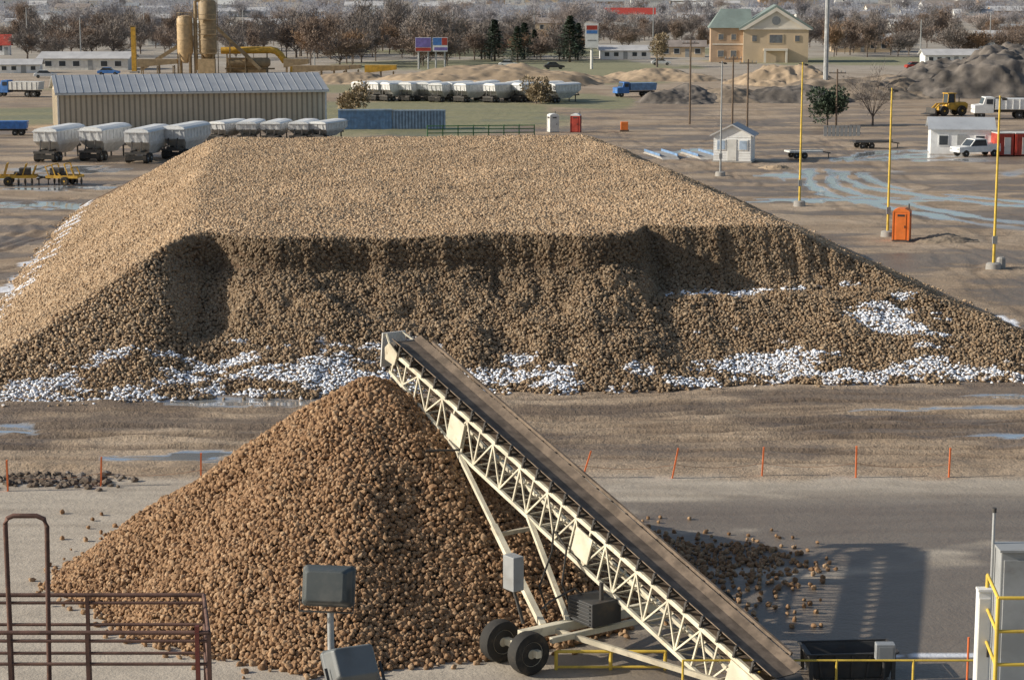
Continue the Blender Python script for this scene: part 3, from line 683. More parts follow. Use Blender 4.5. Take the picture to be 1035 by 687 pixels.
o2 = Vector((6.9, 25.0, PR)); a = D(1009, 604, 24.3)-o2
for k in (0, .42, .84): pipe('handrail', [(a.x, a.y, a.z-k), (a.x+1.6, a.y, a.z-k)], .022, M['yellow'], pt); pipe('handrail', [(a.x, a.y, a.z-k), (a.x+.1, a.y+1.0, a.z-k)], .022, M['yellow'], pt)
for dx, dy in ((0, 0), (1.5, 0), (.1, 1.0)): pipe('post', [(a.x+dx, a.y+dy, 0), (a.x+dx, a.y+dy, a.z)], .026, M['yellow'], pt)
def cabinet(label, px0, px1, ytop, Y_, dep, m, m2):
    a = D(px0, ytop, Y_); b = D(px1, ytop, Y_); w = b.x-a.x; cz = a.z-PR
    c = thing('electrical_cabinet', label, 'cabinet', ((a.x+b.x)/2, Y_+dep/2, PR-.02))
    mb = MB(); mb.box((0, 0, cz/2), (w, dep, cz)); mb.build('case', m, c, bevel=.015)
    mb = MB(); mb.box((0, -dep/2-.012, cz/2), (w*.84, .02, cz*.9)); d = mb.build('door', m2, c, bevel=.006)
    mb = MB(); mb.box((w*.3, -dep/2-.035, cz*.55), (.03, .03, .14)); mb.build('handle', M['dsteel'], d)
    mb = MB(); mb.box((0, -.02, cz+.015), (w*1.08, dep*1.1, .03)); mb.build('rain_lip', m, c)
    return c
cabinet('slim white electrical cabinet at the lower right beside the yellow handrail', 989, 1003, 596, 25.2, .14, M['white'], M['offwhite'])
cabinet('tall grey electrical cabinet cut by the right edge of the photo', 1012, 1052, 556, 25.6, .4, M['grey'], M['steel'])
q = D(1005, 516, 25.9); c = thing('conduit_mast', 'thin grey conduit mast rising between the white and grey cabinets', 'mast', (q.x, 25.9, PR-.02))
pipe('pipe', [(0, 0, 0), (0, 0, q.z-PR)], .02, M['steel'], c); pipe('cap', [(0, 0, q.z-PR), (0, 0, q.z-PR+.06)], .03, M['dsteel'], c)

# ================================================================== YELLOW POLES
def lamp_pole(label, px, yb_, yt, m, group):
    p = G(px, yb_); h = D(px, yt, p.y).z; s = thing('yard_pole', label, 'pole', p, 0, group)
    mb = MB(); mb.tube((0, 0, .2), (0, 0, h), .10, .06, 10); mb.build('shaft', m, s, True)
    mb = MB(); mb.lathe((0, 0, -.05), (0, 0, 1), [(.5, 0), (.48, .4), (.4, .46), (.16, .48)], 14); mb.build('concrete_base', M['concrete'], s, True)
    mb = MB(); mb.box((0, -.12, 1.9), (.3, .16, .5)); mb.build('switch_box', M['grey'], s)
    mb = MB(); mb.bar((-.3, 0, h-.15), (.35, 0, h-.15), .07); mb.box((.3, 0, h-.22), (.3, .2, .14)); mb.build('lamp_arm', M['dsteel'], s)
lamp_pole('tall thin yellow pole farthest of the three, beside the end of the big heap', 808, 208, 63, M['yellow'], 'yellow poles right of the big heap')
lamp_pole('tall thin yellow pole standing just left of the orange toilet', 897, 239, 89, M['yellow'], 'yellow poles right of the big heap')
lamp_pole('nearest and rightmost tall thin yellow pole', 1004, 272, 97, M['yellow'], 'yellow poles right of the big heap')
lamp_pole('thin grey pole in front of the small white booth', 728, 178, 62, M['grey'], None)
p = G(1009, 272); s = thing('barrier_stub', 'short pale concrete stub beside the foot of the rightmost yellow pole', 'stub', (p.x+.3, p.y+.6, 0)); mb = MB(); mb.lathe((0, 0, 0), (0, 0, 1), [(.3, 0), (.28, .6), (.2, .7)], 10); mb.build('block', M['concrete'], s)

# ================================================================== PORTABLE TOILETS
def toilet(label, px, yb_, m, mroof, rz=0.0):
    p = G(px, yb_); t = thing('portable_toilet', label, 'portable toilet', p, rz, 'portable toilets')
    mb = MB(); mb.box((0, 0, 1.08), (1.12, 1.15, 2.0))
    for sx in (-.56, .56):
        for sy in (-.56, .56): mb.box((sx, sy, 1.08), (.09, .09, 2.02))
    mb.build('cabin', m, t)
    mb = MB(); mb.box((0, -.59, 1.05), (.72, .04, 1.85)); d = mb.build('door', m, t, bevel=.01)
    mb = MB(); mb.box((.27, -.625, 1.05), (.06, .03, .16)); mb.build('latch', M['dsteel'], d)
    mb = MB(); mb.prism([(-.6, 2.08), (.6, 2.08), (.55, 2.2), (.25, 2.33), (-.25, 2.33), (-.55, 2.2)], -.6, .6); mb.build('roof', mroof, t)
    mb = MB(); mb.tube((.42, .45, 2.1), (.42, .45, 2.6), .05); mb.build('vent_pipe', M['dsteel'], t)
    mb = MB(); mb.box((0, 0, .04), (1.2, 1.25, .09)); mb.build('skid', M['dsteel'], t)
    mb = MB()
    for sx in (-1, 1): mb.box((sx*.575, 0, 1.85), (.02, .8, .2))
    mb.box((0, -.615, 1.85), (.5, .02, .14)); mb.build('vent_grille', M['mesh'], t)
toilet('bright orange portable toilet on the mud right of the big heap', 911, 243, M['orange'], M['orange'], -.3)
toilet('white portable toilet left of the red one beyond the big heap', 559, 134, M['offwhite'], M['white'], .3)
toilet('red portable toilet with white roof beyond the big heap', 582, 134, M['red'], M['white'], -.2)
p = G(631, 133); t = thing('utility_box', 'small orange utility box on a pallet at the far right corner of the big heap', 'box', p); mb = MB(); mb.box((0, 0, .7), (.9, .8, 1.0)); mb.build('case', M['orange'], t, bevel=.03); mb = MB(); mb.box((0, 0, .1), (1.1, 1, .2)); mb.build('pallet', M['wood'], t)

# ================================================================== BUILDINGS
def house(name, label, cat, loc, w, d, h, rh, rz=0.0, wm='white', rm='roofgrey', nwin=3, door=True, ridge='x', group=None, ov=.3, winh=1.0, storeys=1):
    t = thing(name, label, cat, loc, rz, group); w2, d2 = w/2, d/2; mb = MB()
    if ridge == 'x': mb.prism([(-d2, 0), (d2, 0), (d2, h), (0, h+rh), (-d2, h)], -w2, w2, 'yz')
    else: mb.prism([(-w2, 0), (w2, 0), (w2, h), (0, h+rh), (-w2, h)], -d2, d2, 'xz')
    mb.build('wall', M[wm], t)
    mb = MB(); th = .14; e = ov
    if ridge == 'x': a2, l2, pl = d2, w2+ov, 'yz'
    else: a2, l2, pl = w2, d2+ov, 'xz'
    sl = rh/a2
    mb.prism([(-a2-e, h-e*sl+.02), (0, h+rh+.02), (a2+e, h-e*sl+.02), (a2+e, h-e*sl+th), (0, h+rh+th+.02), (-a2-e, h-e*sl+th)], -l2, l2, pl); mb.build('roof', M[rm], t)
    sh = h/storeys
    for st in range(storeys):
        for i in range(nwin):
            x = -w2+w*(i+.7)/(nwin+.4); z = sh*(st+.55); ww = min(1.4, w/(nwin+1)*.55)
            if door and st == 0 and i == nwin//2: continue
            mb = MB(); mb.box((x, -d2-.03, z), (ww+.2, .08, winh+.2)); f = mb.build('window', M['white'], t)
            mb = MB(); mb.box((x, -d2-.075, z), (ww, .03, winh)); mb.build('pane', M['glass'], f)
    if door:
        x = -w2+w*(nwin//2+.7)/(nwin+.4); mb = MB(); mb.box((x, -d2-.04, min(1.05, h*.42)), (1.0, .09, min(2.1, h*.84))); mb.build('door', M['grey'], t)
    return t
sp = G(60, 133.5); rzs = R(15)
t = thing('metal_shed', 'long tan ribbed metal shed with a pale grey roof behind the parked trailers', 'shed', sp, rzs)
w, d, h, rh = 33.5, 15.0, 4.75, 1.75
mb = MB(); mb.prism([(0, 0), (d, 0), (d, h), (d/2, h+rh), (0, h)], 0, w, 'yz')
for i in range(50): mb.box((.12+i*.66, -.05, h/2), (.2, .1, h))
mb.build('wall', M['tan'], t)
mb = MB()
for i in range(22): mb.box((-.04, .35+i*.66, h/2), (.08, .16, h-.1))
mb.build('gable_cladding', M['tan_light'], t)
mb = MB(); sl = rh/(d/2); mb.prism([(-.5, h-.5*sl+.03), (d/2, h+rh+.03), (d+.5, h-.5*sl+.03), (d+.5, h-.5*sl+.2), (d/2, h+rh+.2), (-.5, h-.5*sl+.2)], -.4, w+.4, 'yz')
for i in range(34): mb.prism([(-.5, h-.5*sl+.2), (d/2, h+rh+.2), (d/2, h+rh+.25), (-.5, h-.5*sl+.25)], i*1.0, i*1.0+.07, 'yz')
mb.build('roof', M['roofgrey'], t)
mb = MB(); mb.box((w/2, -.53, h-.12), (w+.8, .08, .2)); mb.build('eave_trim', M['offwhite'], t)
for xx in (-.02, w+.02): mb = MB(); mb.box((xx, -.06, h/2), (.22, .22, h)); mb.build('corner_trim', M['offwhite'], t)
p = G(742, 163); t = thing('weigh_booth', 'small white gabled booth by the yard road with pale blue windows', 'booth', p, R(-14)); t.scale = (1.2, 1.2, 1.12)
mb = MB(); mb.prism([(-1.6, .15), (1.6, .15), (1.6, 2.5), (0, 3.35), (-1.6, 2.5)], -1.4, 1.4)
for i in range(9): mb.box((0, -1.41, .4+i*.24), (3.18, .03, .03))
mb.build('wall', M['white'], t)
mb = MB(); mb.prism([(-1.9, 2.38), (0, 3.4), (1.9, 2.38), (1.9, 2.5), (0, 3.53), (-1.9, 2.5)], -1.7, 1.7); mb.build('roof', M['roofpale'], t)
for x in (-.95, .95): mb = MB(); mb.box((x, -1.44, 1.6), (.8, .06, .95)); f = mb.build('window', M['white'], t); mb = MB(); mb.box((x, -1.475, 1.6), (.64, .03, .8)); mb.build('pane', M['paleblue'], f)
mb = MB(); mb.box((0, -1.44, 1.15), (.75, .07, 1.95)); mb.build('door', M['offwhite'], t)
mb = MB(); mb.box((0, 0, .08), (3.4, 3.0, .15)); mb.build('plinth', M['concrete'], t)
p = G(342, 131); t = thing('steel_container', 'long low faded blue corrugated container beside the tan shed', 'container', p, R(4))
mb = MB(); mb.box((3.4, 1.2, 1.2), (6.8, 2.4, 2.4))
for i in range(17): mb.box((.2+i*.4, -.03, 1.2), (.16, .06, 2.2))
mb.build('left_section', M['bluegrey'], t)
mb = MB(); mb.box((10.2, 1.2, 1.15), (6.7, 2.4, 2.3))
for i in range(17): mb.box((7.05+i*.4, -.03, 1.15), (.2, .06, 2.1))
mb.build('right_section', mat('faded_grey_blue_paint', (.25, .34, .47), .55, da=.3, stripe=(0, .4, .4, .6)), t)
mb = MB(); mb.bar((0, -.05, 2.43), (6.85, -.05, 2.43), .14); mb.bar((6.86, -.05, 2.34), (13.6, -.05, 2.34), .12); mb.build('top_rail', M['paleblue'], t)
p = G(975, 156); house('site_office', 'white site office with grey roof near the right edge', 'office', (p.x, p.y+2.5, 0), 6.6, 5, 2.7, 1.0, R(-8), 'white', 'paleroof', 3)
for (px, lab) in ((1016, 'left red storage container beside the white pickup'), (1034, 'right red storage container at the right edge of the photo')):
    p = G(px, 158); t = thing('storage_container', lab, 'container', p, R(5), 'red storage containers'); mb = MB(); mb.box((0, 1.2, 1.25), (1.75, 2.4, 2.3))
    for i in range(6): mb.box((-.7+i*.28, -.02, 1.25), (.1, .05, 2.1))
    mb.build('shell', M['red'], t); mb = MB(); mb.box((0, 1.2, 2.44), (1.85, 2.5, .08)); mb.build('roof', M['offwhite'], t); mb = MB(); mb.box((.2, -.06, 1.1), (.7, .04, 1.8)); mb.build('door', M['offwhite'], t)
p = G(718, 63); t = thing('hotel', 'large tan building with a broad pale front gable and grey green roof', 'building', p, R(-4))
mb = MB(); mb.box((4.6, 5.5, 4.0), (9.2, 11, 8.0)); mb.build('left_wing', M['brick'], t)
mb = MB(); mb.add([(-.6, -.6, 8.0), (10, -.6, 8.0), (10, 11.6, 8.0), (-.6, 11.6, 8.0), (2.4, 4.5, 12.4), (9.4, 4.5, 12.4), (9.4, 6.5, 12.4), (2.4, 6.5, 12.4)], [(0, 1, 5, 4), (1, 2, 6, 5), (2, 3, 7, 6), (3, 0, 4, 7), (4, 5, 6, 7), (0, 3, 2, 1)]); mb.build('wing_roof', M['roofgreen'], t)
mb = MB(); mb.prism([(7.6, 0), (22.8, 0), (22.8, 8.0), (7.6, 8.0)], -1.6, 12); mb.build('main_block', M['stucco'], t)
mb = MB(); mb.prism([(7.9, 8.02), (22.5, 8.02), (15.2, 12.5)], -1.62, -1.2); mb.build('pediment', M['trim'], t)
mb = MB(); mb.prism([(6.6, 7.5), (15.2, 12.75), (23.8, 7.5), (23.8, 8.1), (15.2, 13.4), (6.6, 8.1)], -2.1, 12.4); mb.build('gable_roof', M['roofgreen'], t)
mb = MB(); mb.prism([(6.7, 7.6), (15.2, 12.8), (23.7, 7.6), (22.4, 7.6), (15.2, 11.95), (8.0, 7.6)], -2.24, -2.12); mb.box((15.2, -1.76, 7.9), (15.0, .26, .45)); mb.box((4.0, -.06, 4.2), (7.2, .1, .3)); mb.build('trim', M['trim'], t)
mb = MB(); mb.lathe((15.2, -1.68, 9.7), (0, 1, 0), [(1.0, -.06), (1.0, .06)], 20); mb.build('round_vent', M['grey'], t)
mb = MB(); mb.box((15.2, -2.1, 3.0), (5.6, 1.0, .5)); mb.box((12.7, -2.3, 1.4), (.5, .5, 2.8)); mb.box((17.7, -2.3, 1.4), (.5, .5, 2.8)); mb.build('porch', M['trim'], t)
for (x0, z0, ww, wh, yy) in ((2.4, 5.9, 1.4, 1.5, -.05), (5.4, 5.9, 1.4, 1.5, -.05), (2.4, 2.0, 1.6, 1.7, -.05), (5.4, 2.0, 1.6, 1.7, -.05), (10.2, 5.6, 1.3, 1.6, -1.65), (15.2, 5.5, 3.6, 2.2, -1.65), (20.2, 5.6, 1.3, 1.6, -1.65)):
    mb = MB(); mb.box((x0, yy, z0), (ww, .1, wh)); f = mb.build('window', M['stucco'], t); mb = MB(); mb.box((x0, yy-.06, z0), (ww*.82, .04, wh*.84)); mb.build('pane', M['tint'], f)
fb = [('far_warehouse', 'long low grey white warehouse left of the silos', 'warehouse', 85, 71, 90, 17, 'offwhite', 'roofpale', 6),
      ('far_warehouse', 'small white block at the far left edge with a red roof', 'building', 4, 56, 12, 20, 'white', 'red', 2),
      ('far_warehouse', 'low white shed at the left edge in front of the long warehouse', 'shed', 18, 74, 42, 13, 'white', 'roofpale', 4),
      ('shop_building', 'white shop with a red roof on the rise above the yard', 'shop', 637, 27, 50, 18, 'white', 'red', 5),
      ('shop_building', 'low white shop right of the tall sign', 'shop', 632, 60, 50, 13, 'white', 'roofpale', 5),
      ('shop_building', 'tan shop between the tall sign and the hotel', 'shop', 690, 58, 46, 16, 'stucco', 'roofbrown', 4),
      ('shop_building', 'long white low building at upper right behind the wheel loader', 'building', 962, 66, 54, 15, 'white', 'roofpale', 6),
      ('shop_building', 'tan building with pale roof right of the hotel', 'building', 872, 53, 58, 18, 'stucco', 'roofpale', 5),
      ('shop_building', 'white far building high at upper right', 'building', 926, 36, 50, 16, 'offwhite', 'roofpale', 5),
      ('shop_building', 'grey building at the upper right corner', 'building', 1015, 50, 52, 18, 'grey', 'roofpale', 4),
      ('far_house', 'white house among the trees left of the silos', 'house', 165, 46, 30, 18, 'white', 'roofbrown', 3),
      ('far_house', 'pale house among the trees right of the silos', 'house', 268, 36, 40, 16, 'offwhite', 'roofpale', 3),
      ('far_house', 'pale house behind the billboards', 'house', 462, 34, 40, 14, 'offwhite', 'roofbrown', 3),
      ('far_house', 'brown roofed house above the dark evergreens', 'house', 560, 33, 40, 14, 'stucco', 'roofbrown', 3),
      ('far_house', 'white house left of the hotel roof', 'house', 702, 26, 32, 12, 'white', 'roofpale', 3),
      ('far_house', 'low house at the top right beyond the grey mast', 'house', 862, 24, 36, 12, 'offwhite', 'roofbrown', 3),
      ('far_house', 'pale house at the top right corner', 'house', 985, 22, 38, 12, 'white', 'roofpale', 3),
      ('far_house', 'pale house at the top left corner', 'house', 60, 30, 42, 14, 'offwhite', 'roofpale', 3)]
rh_ = random.Random(21)
for i in range(76):
    py = rh_.uniform(1, 34); fb.append(('far_house', 'small pale building in the hazy distant town', 'house', 8+i*13.6+rh_.uniform(-12, 12), py, rh_.uniform(16, 50), rh_.uniform(7, 13), rh_.choice(['white', 'offwhite', 'offwhite', 'stucco', 'grey', 'trim', 'brick']), rh_.choice(['roofpale', 'roofpale', 'roofbrown', 'offwhite', 'grey']), 2))
for (nm, lab, cat, px, yb_, wp, hp_, wm, rm, nw) in fb:
    p = G(px, yb_); sc_ = p.y/2100; w_ = wp*sc_; h_t = hp_*sc_
    house(nm, lab, cat, (p.x, p.y+w_*.25, 0), w_, w_*.5, h_t*.68, h_t*.32, random.uniform(-.1, .1), wm, rm, nw, True, 'x', 'buildings of the hazy distant town' if 'hazy' in lab else None, .5, min(1.6, h_t*.3))

# ================================================================== SILOS / PLANT
def silo(label, px, yb_, yt, rad, m, extra=False):
    p = G(px, yb_); hh = D(px, yt, p.y).z; t = thing('silo', label, 'silo', p, 0, 'silos of the plant')
    mb = MB(); mb.lathe((0, 0, 0), (0, 0, 1), [(.5, 2.4), (rad, 4.6), (rad, 7), (rad*1.04, 7.02), (rad*1.04, 7.25), (rad, 7.27), (rad, 10), (rad*1.04, 10.02), (rad*1.04, 10.25), (rad, 10.27), (rad, hh-1), (rad*.8, hh-.5), (.3, hh-.3)], 24); mb.build('tank', m, t, True)
    for a in range(4): mb = MB(); x, y = rad*.85*math.cos(a*1.57+.78), rad*.85*math.sin(a*1.57+.78); mb.bar((x, y, 0), (x, y, 5), .3); mb.build('leg', M['silodark'], t)
    mb = MB(); mb.bar((rad+.2, -.3, 0), (rad+.2, -.3, hh), .08); mb.bar((rad+.2, .3, 0), (rad+.2, .3, hh), .08)
    for i in range(int(hh/.6)): mb.bar((rad+.2, -.3, i*.6), (rad+.2, .3, i*.6), .06)
    mb.build('ladder', M['silodark'], t)
    mb = MB()
    for a in range(12):
        x0, y0 = rad*.95*math.cos(a*.5236), rad*.95*math.sin(a*.5236); x1, y1 = rad*.95*math.cos((a+1)*.5236), rad*.95*math.sin((a+1)*.5236)
        mb.bar((x0, y0, hh-1), (x0, y0, hh+.2), .07); mb.bar((x0, y0, hh+.2), (x1, y1, hh+.2), .07)
    mb.build('top_railing', M['silodark'], t)
    if extra:
        mb = MB(); mb.tube((-rad-.55, -.4, 1), (-rad-.55, -.4, hh-.6), .32, n=10); mb.bar((-rad-.5, -.4, hh-.7), (0, -.2, hh-.1), .5); mb.build('bucket_elevator', M['silodark'], t)
        for z in (4.4, 8.2, 11.2):
            mb = MB(); mb.box((0, -rad-.35, z), (rad*2.3, .8, .14)); mb.bar((-rad*1.1, -rad-.72, z+.9), (rad*1.1, -rad-.72, z+.9), .08)
            for x in (-rad*1.1, 0, rad*1.1): mb.bar((x, -rad-.72, z), (x, -rad-.72, z+.9), .08)
            mb.build('catwalk', M['silodark'], t)
        mb = MB(); mb.box((0, -rad-.5, 1.7), (3.4, 1.8, 3.2)); mb.build('batch_house', M['silo'], t)
silo('shorter pale tan silo on the left of the pair', 188, 76, 14, 1.6, M['silo']); silo('taller darker tan silo tower with catwalks on the right of the pair', 211, 76, -2, 1.8, M['silodark'], True)
# slim steel lattice tower between and beside the silos
p = G(200, 75); hh = D(200, 4, p.y).z; t = thing('lattice_tower', 'slim dark steel lattice tower between the two silos', 'tower', (p.x, p.y+2.6, 0)); cs = [(-.8, -.8), (.8, -.8), (.8, .8), (-.8, .8)]
for (x, y) in cs: mb = MB(); mb.bar((x, y, 0), (x, y, hh), .16); mb.build('leg', M['silodark'], t)
mb = MB()
for k in range(int(hh/1.7)):
    for i in range(4): a, b = cs[i], cs[(i+1) % 4]; mb.bar((*a, k*1.7), (*b, k*1.7+1.7), .09); mb.bar((*a, k*1.7+1.7), (*b, k*1.7+1.7), .09)
mb.build('bracing', M['silodark'], t)
p = G(224, 74); t = thing('drum_plant', 'long bent orange yellow pipe and dryer right of the tan silos', 'plant', p)
mb = MB(); mb.path([(0, 0, 4.6), (10.2, 0, 4.75), (11.4, 0, 4.5), (12.3, 0, 3.7), (13.0, 0, 2.6), (14.4, 0, 2.2), (14.9, 0, 1.6), (14.9, 0, .2)], .72, 12); mb.build('bent_pipe', M['cat'], t, True)
mb = MB(); mb.lathe((1.5, -.6, 2.2), (1, 0, 0), [(.7, 0), (1.0, .2), (1.0, 3.5), (1.12, 3.5), (1.12, 3.8), (1.0, 3.8), (1.0, 8.2), (.6, 8.7)], 18); mb.build('drum', M['silodark'], t, True)
mb = MB()
for x in (1.2, 5.2, 9.5): mb.bar((x, -.9, 0), (x, -.1, 4.0), .22); mb.bar((x, .9, 0), (x, .1, 4.0), .22)
mb.bar((.8, 0, .9), (11.0, 0, .9), 1.2, .3); mb.build('stand', M['silodark'], t)
mb = MB(); mb.box((5, 3, 1.5), (8, 2.5, 3)); mb.build('machine_house', M['silodark'], t)
p = G(136, 74); t = thing('orange_column', 'slender orange column left of the silos', 'column', p); mb = MB(); mb.bar((0, 0, .3), (0, 0, D(136, 27, p.y).z), 1.1, .9)
mb.build('shaft', M['cat'], t); mb = MB(); mb.box((0, 0, .2), (1.8, 1.6, .4)); mb.build('footing', M['concrete'], t); mb = MB(); mb.box((0, 0, D(136, 27, p.y).z), (1.3, 1.1, .3)); mb.build('cap', M['silodark'], t)
for (px, yb_, wd, hh, lab) in ((325, 80, 11, 2.6, 'long brown inclined feeder of the plant right of the bent pipe'), (385, 82, 6, 3.0, 'orange brown feeder bin left of the earth banks'), (160, 76, 8, 3.2, 'brown feeder bin at the foot of the silos'), (300, 77, 5, 3.4, 'brown feeder bin at the end of the bent pipe'), (350, 78, 6, 2.4, 'low brown feeder between the bent pipe and the earth banks')):
    p = G(px, yb_); t = thing('feeder', lab, 'feeder', p)
    mb = MB(); mb.prism([(-wd/2, hh*.5), (wd/2, hh*.72), (wd/2, hh), (-wd/2, hh)], -1.2, 1.2); mb.build('trough', M['silodark'] if px != 385 else M['cat'], t)
    for x in (-wd*.4, 0, wd*.4): mb = MB(); mb.bar((x, -1, 0), (x, -1, hh*.6), .2); mb.bar((x, 1, 0), (x, 1, hh*.6), .2); mb.bar((x, -1, hh*.5), (x, 1, hh*.5), .15); mb.build('support', M['silodark'], t)
for (px, dx, z1, lab) in ((140, 11, 7.5, 'brown inclined conveyor gallery rising to the shorter silo'), (262, -9, 9.5, 'brown inclined conveyor gallery rising to the taller silo from the right')):
    p = G(px, 75); t = thing('conveyor_gallery', lab, 'conveyor', (p.x, p.y+3, 0)); mb = MB(); mb.bar((0, 0, .8), (dx, 0, z1), .9, .7); mb.build('gallery', M['silodark'], t)
    for k in (.35, .7): mb = MB(); mb.bar((dx*k, -.5, 0), (dx*k, -.3, .8+(z1-.8)*k), .16); mb.bar((dx*k, .5, 0), (dx*k, .3, .8+(z1-.8)*k), .16); mb.bar((dx*k, -.5, 1), (dx*k, .5, 1), .12); mb.build('trestle', M['silodark'], t)

# ================================================================== VEHICLES
def make_trailer(label, loc, rz, group, m):
    t = thing('hopper_trailer', label, 'trailer', loc, rz, group)
    def ring(lx0, lx1, wy, z): return [(lx0, -wy, z), (lx1, -wy, z), (lx1, wy, z), (lx0, wy, z)]
    vs = ring(-1.9, 1.7, .55, .7)+ring(-3.3, 3.2, 1.2, 1.75)+ring(-3.9, 3.9, 1.28, 2.1)+ring(-4.0, 4.0, 1.28, 3.15)
    fs = [(0, 1, 2, 3)]
    for i in range(3):
        for k in range(4): fs.append((i*4+k, i*4+(k+1) % 4, i*4+4+(k+1) % 4, i*4+4+k))
    fs.append((12, 13, 14, 15)); mb = MB(); mb.add(vs, fs)
    for i in range(9):
        for sy in (-1, 1): mb.box((-3.8+i*.95, sy*1.3, 2.63), (.09, .06, 1.0))
    for k in (-.8, 0, .8):
        for sx in (-1, 1): mb.box((sx*4.02, k, 2.63), (.05, .09, 1.0))
    mb.build('tub', m, t)
    mb = MB(); mb.prism([(-1.3, 3.16), (1.3, 3.16), (1.15, 3.34), (.6, 3.5), (-.6, 3.5), (-1.15, 3.34)], -3.95, 3.95, 'yz'); mb.build('tarp', M['white'], t)
    mb = MB(); mb.bar((-4.0, -1.33, 3.12), (4.0, -1.33, 3.12), .1); mb.bar((-4.0, 1.33, 3.12), (4.0, 1.33, 3.12), .1); mb.bar((-4.06, -1.3, 3.12), (-4.06, 1.3, 3.12), .1); mb.bar((4.06, -1.3, 3.12), (4.06, 1.3, 3.12), .1); mb.build('rim', M['alu'], t)
    for sx in (-1, 1):
        mb = MB()
        for sy in (-.5, .5): mb.bar((sx*4.45, sy, 1.17), (sx*2.1, sy, 1.17), .12, .22); mb.bar((sx*4.15, sy, 1.2), (sx*3.95, sy, 2.2), .12)
        mb.bar((sx*4.3, -.6, 1.17), (sx*4.3, .6, 1.17), .1, .14)
        if sx < 0: mb.bar((-4.4, -1.15, 1.0), (-4.4, 1.15, 1.0), .1, .24)
        mb.build('rear_frame' if sx < 0 else 'front_frame', M['dsteel'], t)
    for wx in (-3.9, -2.75):
        for sy in (-1, 1): wheel(t, (wx, sy*.95, .5), (0, 1, 0), .5, .5, 14)
    for sy in (-1, 1): mb = MB(); mb.bar((3.0, sy*.7, 0), (3.0, sy*.7, 1.2), .14); mb.build('landing_leg', M['dsteel'], t)
    mb = MB(); mb.box((-4.42, 0, .55), (.04, 2.2, .5)); mb.build('mud_flap', M['rubber'], t)
    return t
g1 = 'hopper trailers parked in front of the tan shed'
TR = make_trailer('leftmost silver hopper trailer in front of the tan shed', (0, 0, 0), 0, g1, M['alu'])
p = G(53, 164); TR.location = (p.x, p.y+4, 0); TR.rotation_euler.z = R(80)
for px, py, a, lab in ((100, 163, 78, 'silver hopper trailer second from the left in front of the tan shed'), (144, 165, 82, 'silver hopper trailer third from the left in front of the tan shed'), (183, 161, 78, 'silver hopper trailer at the right end beside the big heap')):
    p = G(px, py); copy_tree(TR, (p.x, p.y+4, 0), R(a), lab)
ordn = ['first', 'second', 'third', 'fourth', 'fifth', 'sixth', 'seventh', 'eighth', 'ninth', 'tenth', 'eleventh', 'twelfth', 'thirteenth', 'fourteenth']
for i, px in enumerate((228, 252, 278, 306, 330)):
    p = G(px, 142.5); c = copy_tree(TR, (p.x, p.y+2, 0), R(80+random.uniform(-10, 8)), '%s white hopper trailer from the left behind the flat top of the big heap' % ordn[i], (.8, .9, .66)); c['group'] = 'trailers just behind the big heap'
for i, px in enumerate((374, 389, 404, 418, 433, 448, 462, 477, 492, 507, 522, 537, 552, 569)):
    p = G(px, 103+random.uniform(-1.5, 1.5)); c = copy_tree(TR, (p.x, p.y+2, 0), R(62+random.uniform(-20, 16)), '%s white trailer from the left in the row on the far grass' % ordn[i], (.8, .9, .85)); c['group'] = 'white trailers in the row on the far grass'
def loader(label, loc, rz, sc=1.0):
    t = thing('wheel_loader', label, 'loader', loc, rz); t.scale = (sc,)*3
    mb = MB(); mb.prism([(-3.0, .9), (.2, .9), (.4, 1.4), (.1, 1.9), (-2.6, 2.0), (-3.1, 1.7)], -.75, .75); mb.box((.9, 0, 1.1), (1.5, 1.0, .6)); mb.build('body', M['cat'], t, bevel=.04)
    mb = MB(); mb.prism([(-.9, 1.9), (.35, 1.9), (.2, 3.2), (-.9, 3.2)], -.65, .65); mb.build('cab', M['glass'], t)
    mb = MB(); mb.box((-.35, 0, 3.27), (1.5, 1.5, .12))
    for x, y in ((-.92, -.66), (-.92, .66), (.3, -.66), (.3, .66)): mb.bar((x, y, 1.9), (x*.85-.05, y, 3.22), .09)
    mb.build('cab_frame', M['cat'], t)
    for sy in (-1, 1): mb = MB(); mb.path([(.3, sy*.45, 1.8), (1.6, sy*.45, 1.7), (2.6, sy*.45, .8)], .13, 6); mb.build('boom_arm', M['cat'], t)
    mb = MB(); mb.prism([(2.5, .25), (2.6, 1.2), (2.75, 1.2), (2.8, .45), (3.7, .3), (3.7, .22), (2.6, .15)], -1.3, 1.3); mb.build('bucket', M['dsteel'], t)
    for x in (-1.9, 1.1):
        for sy in (-1, 1): wheel(t, (x, sy*.95, .75), (0, 1, 0), .75, .55, 16, M['cat'])
    mb = MB(); mb.tube((-1.8, .3, 1.95), (-1.8, .3, 2.7), .07); mb.build('exhaust', M['dsteel'], t)
    return t
p = G(957, 117); loader('yellow wheel loader on the dirt near the dark rubble banks', p, R(200), .95)
